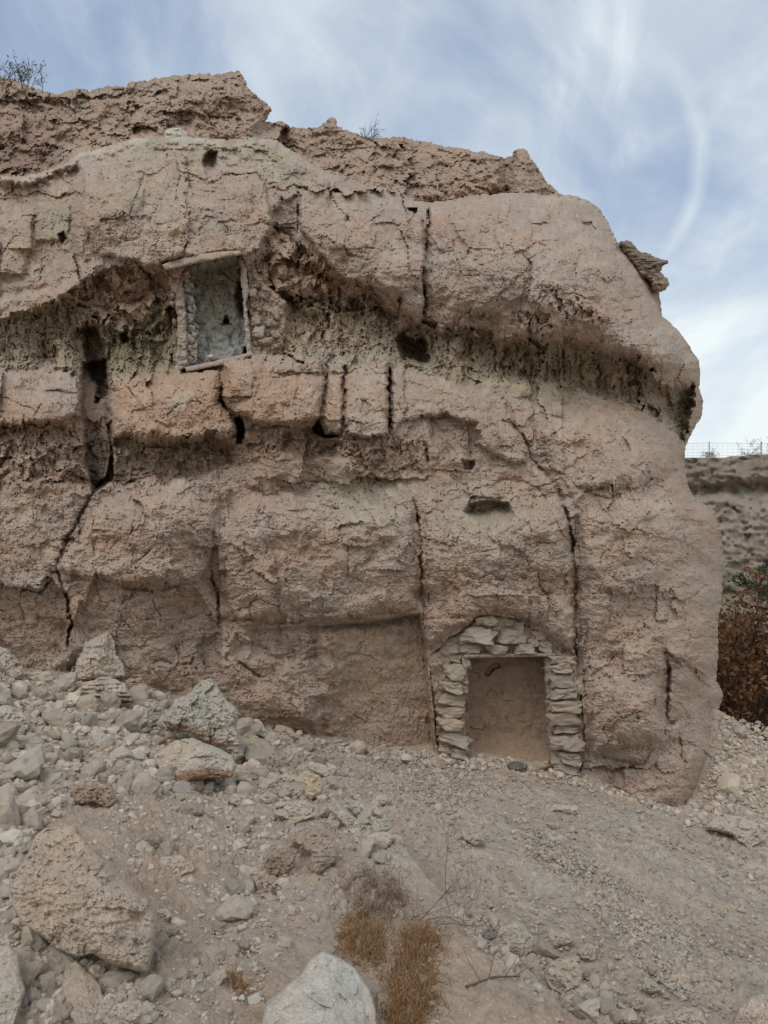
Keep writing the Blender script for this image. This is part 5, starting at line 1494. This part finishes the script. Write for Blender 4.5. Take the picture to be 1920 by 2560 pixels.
Zp = {k: v[0] for k, v in ZONES.items()}
BEYOND = [(-420, 1680), (0, 1690), (0, 2400), (-420, 2300)]
BASE = [(x, y - 6) for x, y in CONTACT[5:16]] + [(x, y + 26) for x, y in CONTACT[5:16]][::-1]
BANK = [(1792, 1785), (1920, 1815), (1920, 2100), (1700, 2060), (1735, 2005), (1770, 1920)]
ALL = [(0, 1700), (400, 1760), (720, 1850), (1060, 1900), (1460, 1950), (1700, 2040), (1920, 2060), (1920, 2560), (0, 2560)]
LEFT = [(0, 1700), (400, 1760), (720, 1850), (900, 2000), (1000, 2120), (700, 2400), (640, 2560), (0, 2560)]
RIGHT = [(900, 1890), (1460, 1960), (1920, 2100), (1920, 2560), (1500, 2560), (1150, 2260), (950, 2050)]
tp, tg = (0.44, 0.40, 0.338), (0.375, 0.338, 0.287)
gravel('rubble', [(Zp['heap'], 950, 18, .35, tp), (Zp['line'], 260, 13, .35, tg), (Zp['gully'], 330, 12, .35, tg), (Zp['corner'], 520, 17, .4, tp), (Zp['open'], 240, 10, .35, tp), (Zp['streak'], 360, 9, .35, tg), (Zp['fan'], 260, 9, .3, tg), (LEFT, 620, 13, .45, tp), (BASE, 150, 13, .4, tp), (BEYOND, 700, 22, .4, tp), (BANK, 70, 13, .45, tp)],
       2, 'fist sized broken stones strewn between the larger rocks', 5)
gravel('gravel', [(Zp['heap'], 3200, 6, .4, tp), (Zp['line'], 1300, 6, .35, tg), (Zp['gully'], 2000, 5.5, .4, tg), (Zp['corner'], 2000, 6.5, .4, tp), (Zp['open'], 2600, 5, .4, tp), (Zp['streak'], 2800, 5, .35, tg), (Zp['fan'], 2400, 4.8, .35, tg), (LEFT, 4000, 5, .4, tp), (RIGHT, 5200, 4.2, .45, tg), (BEYOND, 2500, 7, .45, tp), (ALL, 3000, 4, .4, tp), (BASE, 1500, 6, .45, tp), (BANK, 1700, 5, .5, tp)],
       1, 'fine angular gravel covering the slope', 6)

# ---------------------------------------------------------------- far side of the ravine
def build_far_cliff():
    gx = np.arange(1560, 2300, 4.0); gy = np.arange(1136, 1900, 4.0)
    X, Y = np.meshgrid(gx, gy)
    top = 1143 + 5 * fbm(X / 90, X * 0, 3, 300) - 10 * sstep(1800, 1920, X)
    s = Y - top
    D = 41 - 0.5 * sstep(0, 70, s) + 0.9 * sstep(60, 80, s) * (1 - sstep(80, 110, s)) - 0.8 * sstep(90, 220, s) - 2.2 * sstep(240, 520, s)
    D += 0.9 * fbm(X / 110, Y / 80, 4, 301) + 0.35 * fbm(X / 24, Y / 16, 4, 302) + 0.25 * np.abs(fbm(X / 60, Y / 9, 3, 303)) * sstep(110, 40, s)
    f1, f2, idv = worley(X / 70 + .3 * fbm(X / 30, Y / 30, 2, 4), Y / 110, 304)
    D += 0.2 * (1 - sstep(0, .06, f2 - f1)) + 0.4 * (idv - .5)
    C = np.zeros(X.shape + (3,)) + 1.0 * np.array((0.30, 0.27, 0.235))
    def lay(c, a, w): return c * (1 - w[..., None]) + np.array(a) * w[..., None]
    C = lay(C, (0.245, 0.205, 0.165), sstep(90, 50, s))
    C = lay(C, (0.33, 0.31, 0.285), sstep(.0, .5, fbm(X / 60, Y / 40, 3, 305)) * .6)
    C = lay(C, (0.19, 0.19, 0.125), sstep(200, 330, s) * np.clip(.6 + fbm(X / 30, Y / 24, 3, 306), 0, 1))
    ok = s > -2
    P = place(X, Y, D)
    H, W = X.shape; idx = np.arange(H * W).reshape(H, W)
    P2 = P.copy()
    m = ok[:-1, :-1] & ok[1:, :-1] & ok[:-1, 1:] & ok[1:, 1:]
    ii, jj = np.nonzero(m)
    f = np.stack([idx[ii, jj], idx[ii + 1, jj], idx[ii + 1, jj + 1], idx[ii, jj + 1]], 1)
    # plateau behind the rim
    firsti = np.argmax(ok, 0); rim = P[firsti, np.arange(W)]
    rows = [rim + np.array((0, d, h)) for d, h in ((0.5, 0.06), (6, 0.1), (30, 0.0), (160, 0))]
    V = np.concatenate([P.reshape(-1, 3)] + rows); n0 = H * W
    Cc = np.concatenate([C.reshape(-1, 3)] + [np.zeros((W, 3)) + (0.27, 0.24, 0.19)] * 4)
    top_ids = [idx[firsti, np.arange(W)]] + [n0 + k * W + np.arange(W) for k in range(4)]
    ex = [np.stack([top_ids[k][:-1], top_ids[k][1:], top_ids[k + 1][1:], top_ids[k + 1][:-1]], 1) for k in range(4)]
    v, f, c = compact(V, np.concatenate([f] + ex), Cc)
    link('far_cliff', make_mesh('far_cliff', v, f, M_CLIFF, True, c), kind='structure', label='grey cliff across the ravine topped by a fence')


build_far_cliff()


# ---------------------------------------------------------------- twigs and plants
class Tubes:
    def __init__(s): s.v, s.f, s.c, s.n = [], [], [], 0

    def tube(s, pts, r0, r1, col, k=3):
        pts = np.asarray(pts, float); m = len(pts)
        t = np.gradient(pts, axis=0); t /= np.linalg.norm(t, axis=1)[:, None] + 1e-9
        up = np.array((0.13, 0.31, 0.94)); a = np.cross(t, up); a /= np.linalg.norm(a, axis=1)[:, None] + 1e-9
        b = np.cross(t, a)
        rr = np.linspace(r0, r1, m)[:, None]
        ring = [pts + rr * (math.cos(6.2832 * q / k) * a + math.sin(6.2832 * q / k) * b) for q in range(k)]
        s.v.append(np.stack(ring, 1).reshape(-1, 3))
        for i in range(m - 1):
            for q in range(k):
                q2 = (q + 1) % k
                s.f.append((s.n + i * k + q, s.n + i * k + q2, s.n + (i + 1) * k + q2, s.n + (i + 1) * k + q))
        s.c.append(np.zeros((m * k, 3)) + np.array(col)); s.n += m * k

    def leaf(s, p, d, size, col, width=.5):
        d = np.asarray(d, float); d /= np.linalg.norm(d) + 1e-9
        a = np.cross(d, rng.normal(size=3)); a /= np.linalg.norm(a) + 1e-9
        p = np.asarray(p)
        q = np.array([p, p + d * size * .5 + a * size * width * .5, p + d * size, p + d * size * .5 - a * size * width * .5])
        s.v.append(q); s.f.append((s.n, s.n + 1, s.n + 2, s.n + 3)); s.c.append(np.zeros((4, 3)) + np.array(col)); s.n += 4

    def mesh(s, name, mat, origin):
        return make_mesh(name, np.concatenate(s.v) - np.asarray(origin), np.array(s.f), mat, False, np.concatenate(s.c))


def plant_material(name, rough=.8):
    m = bpy.data.materials.new(name); m.use_nodes = True
    N, L = m.node_tree.nodes, m.node_tree.links
    a = N.new('ShaderNodeAttribute'); a.attribute_name = 'Col'
    bs = N['Principled BSDF']; bs.inputs['Roughness'].default_value = rough; bs.inputs['Specular IOR Level'].default_value = .15
    L.new(a.outputs['Color'], bs.inputs['Base Color'])
    return m


M_PLANT = plant_material('dry_plant')


def branch(T, p, d, length, r, depth, col, leafcol=None, leafsize=.02, spread=.55, nleaf=5, grav=0.0, segs=5, tips=None):
    pts = [np.array(p, float)]
    d = np.array(d, float); d /= np.linalg.norm(d)
    for i in range(segs):
        d = d + rng.normal(size=3) * 0.13 + np.array((0, 0, grav)); d /= np.linalg.norm(d)
        pts.append(pts[-1] + d * length / segs)
    T.tube(pts, r, r * .55, np.array(col) * rng.uniform(.8, 1.2))
    if depth > 0:
        for k in range(rng.integers(2, 5)):
            i = rng.integers(1, segs + 1)
            nd = d + rng.normal(size=3) * spread
            branch(T, pts[i], nd, length * rng.uniform(.45, .75), r * .6, depth - 1, col, leafcol, leafsize, spread, nleaf, grav, segs, tips)
    elif leafcol is not None:
        for k in range(nleaf):
            i = rng.integers(1, segs + 1)
            T.leaf(pts[i] + rng.normal(size=3) * leafsize * .5, d + rng.normal(size=3) * .8, leafsize * rng.uniform(.6, 1.4), np.array(leafcol[rng.integers(len(leafcol))]) * rng.uniform(.75, 1.3))


def shrub(name, base, label, cat, nstem, length, r, depth, col, **k):
    """a bush: stems and twigs (a part) and its leaves when it has them"""
    T = Tubes()
    up = k.pop('up', 1.0); lean = k.pop('lean', (0, 0)); wide = k.pop('wide', .06)
    for i in range(nstem):
        d = np.array((rng.normal() * .55 + lean[0], rng.normal() * .55 + lean[1], up))
        branch(T, np.array(base) + np.array((rng.normal() * wide, rng.normal() * wide, -.02)), d, length * rng.uniform(.7, 1.2), r, depth, col, **k)
    root = link(name, T.mesh(name, M_PLANT, base), label=label, cat=cat)
    root.location = base
    return root


TW = (0.16, 0.125, 0.10)
shrub('bush', place(55, 205, 12.95).reshape(3), 'leafless grey bush on top of the crest at the left', 'bush', 26, .27, .006, 2, (0.10, 0.085, 0.07), spread=.35, wide=.16, up=1.3, leafcol=[(0.13, 0.12, 0.09)], leafsize=.035, nleaf=2)
shrub('bush', place(-10, 195, 12.9).reshape(3), 'leafless grey bush on the crest cut by the picture edge', 'bush', 16, .26, .006, 2, (0.10, 0.085, 0.07), spread=.35, wide=.14, up=1.3, leafcol=[(0.13, 0.12, 0.09)], leafsize=.035, nleaf=2)
shrub('bush', place(920, 350, 15.0).reshape(3), 'tiny bare bush on the crest set further back', 'bush', 14, .32, .006, 2, (0.10, 0.08, 0.065), spread=.5, wide=.05, up=.8)


def tuft(name, poly, n, hmin, hmax, cols, label, lean=(.1, -.1, .55), wid=.0022, cat='dry grass', group=None, spread=.9):
    T = Tubes()
    p = sample_poly(poly, n * 2)
    p = p[fbm(p[:, 0] / 26, p[:, 1] / 26, 3, n) + .25 * rng.normal(size=len(p)) > 0.0]
    p += rng.normal(size=p.shape) * (rng.choice([8, 20, 40], (len(p), 1), p=[.45, .35, .2]) if n > 700 else 5)
    g = ghit(p[:, 0], p[:, 1], zground)
    o = g.mean(0); o[2] = g[:, 2].min()
    for q in g:
        d = np.array(lean) + rng.normal(size=3) * spread
        d /= np.linalg.norm(d); L_ = rng.uniform(hmin, hmax)
        bend = rng.normal(size=3) * .18
        c = np.array(cols[rng.integers(len(cols))]) * rng.uniform(.7, 1.3)
        pts = [q - d * .01, q + d * L_ * .5 + bend * L_ * .2, q + d * L_ + bend * L_]
        T.tube(pts, wid, wid * .3, c)
    ob = link(name, T.mesh(name, M_PLANT, o), label=label, cat=cat, group=group, kind='stuff' if n < 170 else None); ob.location = o
    return ob


OR = [(0.34, 0.175, 0.07), (0.28, 0.14, 0.06), (0.39, 0.23, 0.105), (0.24, 0.125, 0.06), (0.33, 0.23, 0.135), (0.28, 0.20, 0.13)]
GB = [(0.27, 0.20, 0.145), (0.21, 0.15, 0.11), (0.32, 0.25, 0.18), (0.25, 0.15, 0.10)]
tuft('grass_tuft', [(862, 2290), (930, 2275), (950, 2330), (960, 2390), (935, 2415), (870, 2400), (868, 2340)], 2400, .02, .07, OR, 'bright orange tuft of dry grass touching the pale peaked boulder')
tuft('grass_tuft', [(1005, 2330), (1060, 2320), (1110, 2370), (1080, 2390), (1060, 2430), (1010, 2420)], 1900, .02, .065, OR, 'sparser orange tuft of dry grass up slope from the others')
tuft('grass_tuft', [(980, 2425), (1070, 2425), (1085, 2500), (1040, 2580), (970, 2590), (975, 2500)], 2700, .02, .065, OR, 'broad orange tuft of dry grass running off the lower picture edge')
tuft('grass_tuft', [(840, 2210), (920, 2180), (1000, 2210), (1010, 2280), (950, 2300), (870, 2280)], 1700, .02, .09, GB, 'greyish brown tangle of dead stalks above the bright orange tuft')
tuft('grass_tuft', [(570, 2440), (600, 2430), (615, 2470), (600, 2500), (575, 2470)], 170, .03, .07, OR, 'small rusty tuft on the bare earth left of the pale peaked boulder')
tuft('grass_tuft', [(540, 2130), (590, 2115), (640, 2180), (600, 2230), (550, 2190)], 120, .02, .05, OR, 'thin scatter of rusty stalks on the bare earth mid slope')
tuft('grass_tuft', [(715, 2085), (775, 2090), (790, 2140), (740, 2150)], 160, .05, .16, GB, 'thin dry stalks growing in the hollow')
# bare branches beside the tufts
br_o = ghit([1040], [2300], zground)[0]
shrub('dead_branches', br_o, 'bare thorny branches sprawling beside the orange tufts', 'dead branch', 7, .30, .0035, 2, (0.20, 0.145, 0.105), spread=.6, wide=.08, up=.7, lean=(.35, .2))
T = Tubes()
q0 = ghit([1165], [2478], zground)[0]; q1 = ghit([1300], [2462], zground)[0]
T.tube([q0 + (0, 0, .02), (q0 + q1) / 2 + (0, 0, .05), q1 + (0, 0, .04)], .006, .004, (0.14, 0.10, 0.07), 5)
for t_, dx, dz in ((.4, .05, .12), (.7, .10, .10), (.9, .12, .05), (.25, -.08, .10)):
    a = q0 * (1 - t_) + q1 * t_ + (0, 0, .04)
    T.tube([a, a + (dx * .6, .02, dz * .7), a + (dx, .06, dz * 1.4)], .003, .001, (0.16, 0.12, 0.085))
ob = link('dead_branch', T.mesh('dead_branch', M_PLANT, q0), label='dark fallen twig lying on the slope right of the orange tufts', cat='dead branch'); ob.location = q0

# weathered splinter of wood at the gully edge
v, f, c = solid([(988, 2160), (1002, 2158), (1062, 2208), (1066, 2222), (1050, 2220), (1000, 2182)], lambda px, py, sd: ghit([1030], [2200], zground)[0, 1] - 0.03 + 1.2 * (2220 - py) * 0.003 - 0.03 * np.clip(sd / 5, 0, 1), .05, 2.0, M_WOOD, 'wood_splinter', warp=1.0)
o_ = v.mean(0)
ob = link('wood_splinter', make_mesh('wood_splinter', v - o_, f, M_WOOD), label='pale weathered wood splinter lying at the gully edge', cat='wood'); ob.location = o_

# plants in the ravine behind the buttress
RD = [(0.21, 0.095, 0.042), (0.16, 0.072, 0.034), (0.26, 0.125, 0.055), (0.14, 0.08, 0.042), (0.10, 0.07, 0.04)]
for k, (px, py, Y, lb, nst, ln) in enumerate([(1845, 1900, 17.5, 'large rust red dry bush in the ravine behind the buttress', 34, 2.5), (1930, 1830, 19.5, 'rust brown bush at the right picture edge in the ravine', 30, 2.3), (1800, 1790, 20.5, 'dark rusty bush half hidden by the buttress', 24, 2.2)]):
    shrub('ravine_bush', place(px, py, Y).reshape(3), lb, 'bush', nst, ln, .022, 2, (0.055, 0.038, 0.028), spread=.5, wide=.4, up=1.0, leafcol=RD, leafsize=.13, nleaf=26)
shrub('ravine_bush', place(1935, 1500, 27).reshape(3), 'dark green bush growing below the far cliff', 'bush', 10, .9, .02, 2, (0.05, 0.04, 0.03), spread=.55, wide=.3, up=.9, leafcol=[(0.07, 0.085, 0.045), (0.05, 0.065, 0.035)], leafsize=.14, nleaf=18)

# wire fence on the far rim
FY = 42.5
fo = place(1800, 1145, FY).reshape(3)
fence = empty('wire_fence', fo, 'sheep wire fence along the rim of the far cliff', 'fence')
M_WIRE = plain_material('galvanised_wire', (0.34, 0.35, 0.35), .5, .1)
M_POST = plain_material('fence_post_metal', (0.22, 0.21, 0.20), .6, .2)


def tube_obj(name, pts, r, mat, root, kind=None):
    T = Tubes(); T.tube(pts, r, r, (0.3, 0.3, 0.3), 5)
    return link(name, T.mesh(name, mat, root.location), root, kind=kind)


for px in (1640, 1773, 1903, 2035):
    tube_obj('post', [place(px, 1150, FY).reshape(3), place(px, 1127, FY).reshape(3), place(px, 1104, FY).reshape(3)], .028, M_POST, fence)
xs_ = np.linspace(1640, 2035, 12)
for py, rr in ((1109, .010), (1116, .005), (1124, .005), (1132, .005), (1140, .005)):
    tube_obj('wire', [place(x, py + 1.5 * math.sin(x / 60), FY).reshape(3) for x in xs_], rr, M_WIRE, fence)
T = Tubes()
for x in np.arange(1644, 2035, 12.5):
    T.tube([place(x, 1109, FY).reshape(3), place(x + .6, 1145, FY).reshape(3)], .0045, .0045, (0.3, 0.3, 0.3))
link('wire_mesh', T.mesh('wire_mesh', M_WIRE, fo), fence, kind='stuff')
for px, h, lb in ((1870, .75, 'wispy dry shrub growing through the far fence'), (1925, .9, 'taller wispy shrub by the fence post at the picture edge'), (1765, .45, 'low wispy weeds at the foot of the far fence')):
    shrub('fence_shrub', place(px, 1146, FY + .3).reshape(3), lb, 'shrub', 9, h, .010, 2, (0.20, 0.19, 0.16), spread=.5, wide=.15, up=.7, leafcol=[(0.22, 0.22, 0.17), (0.17, 0.17, 0.12)], leafsize=.07, nleaf=4, lean=(.3, 0))
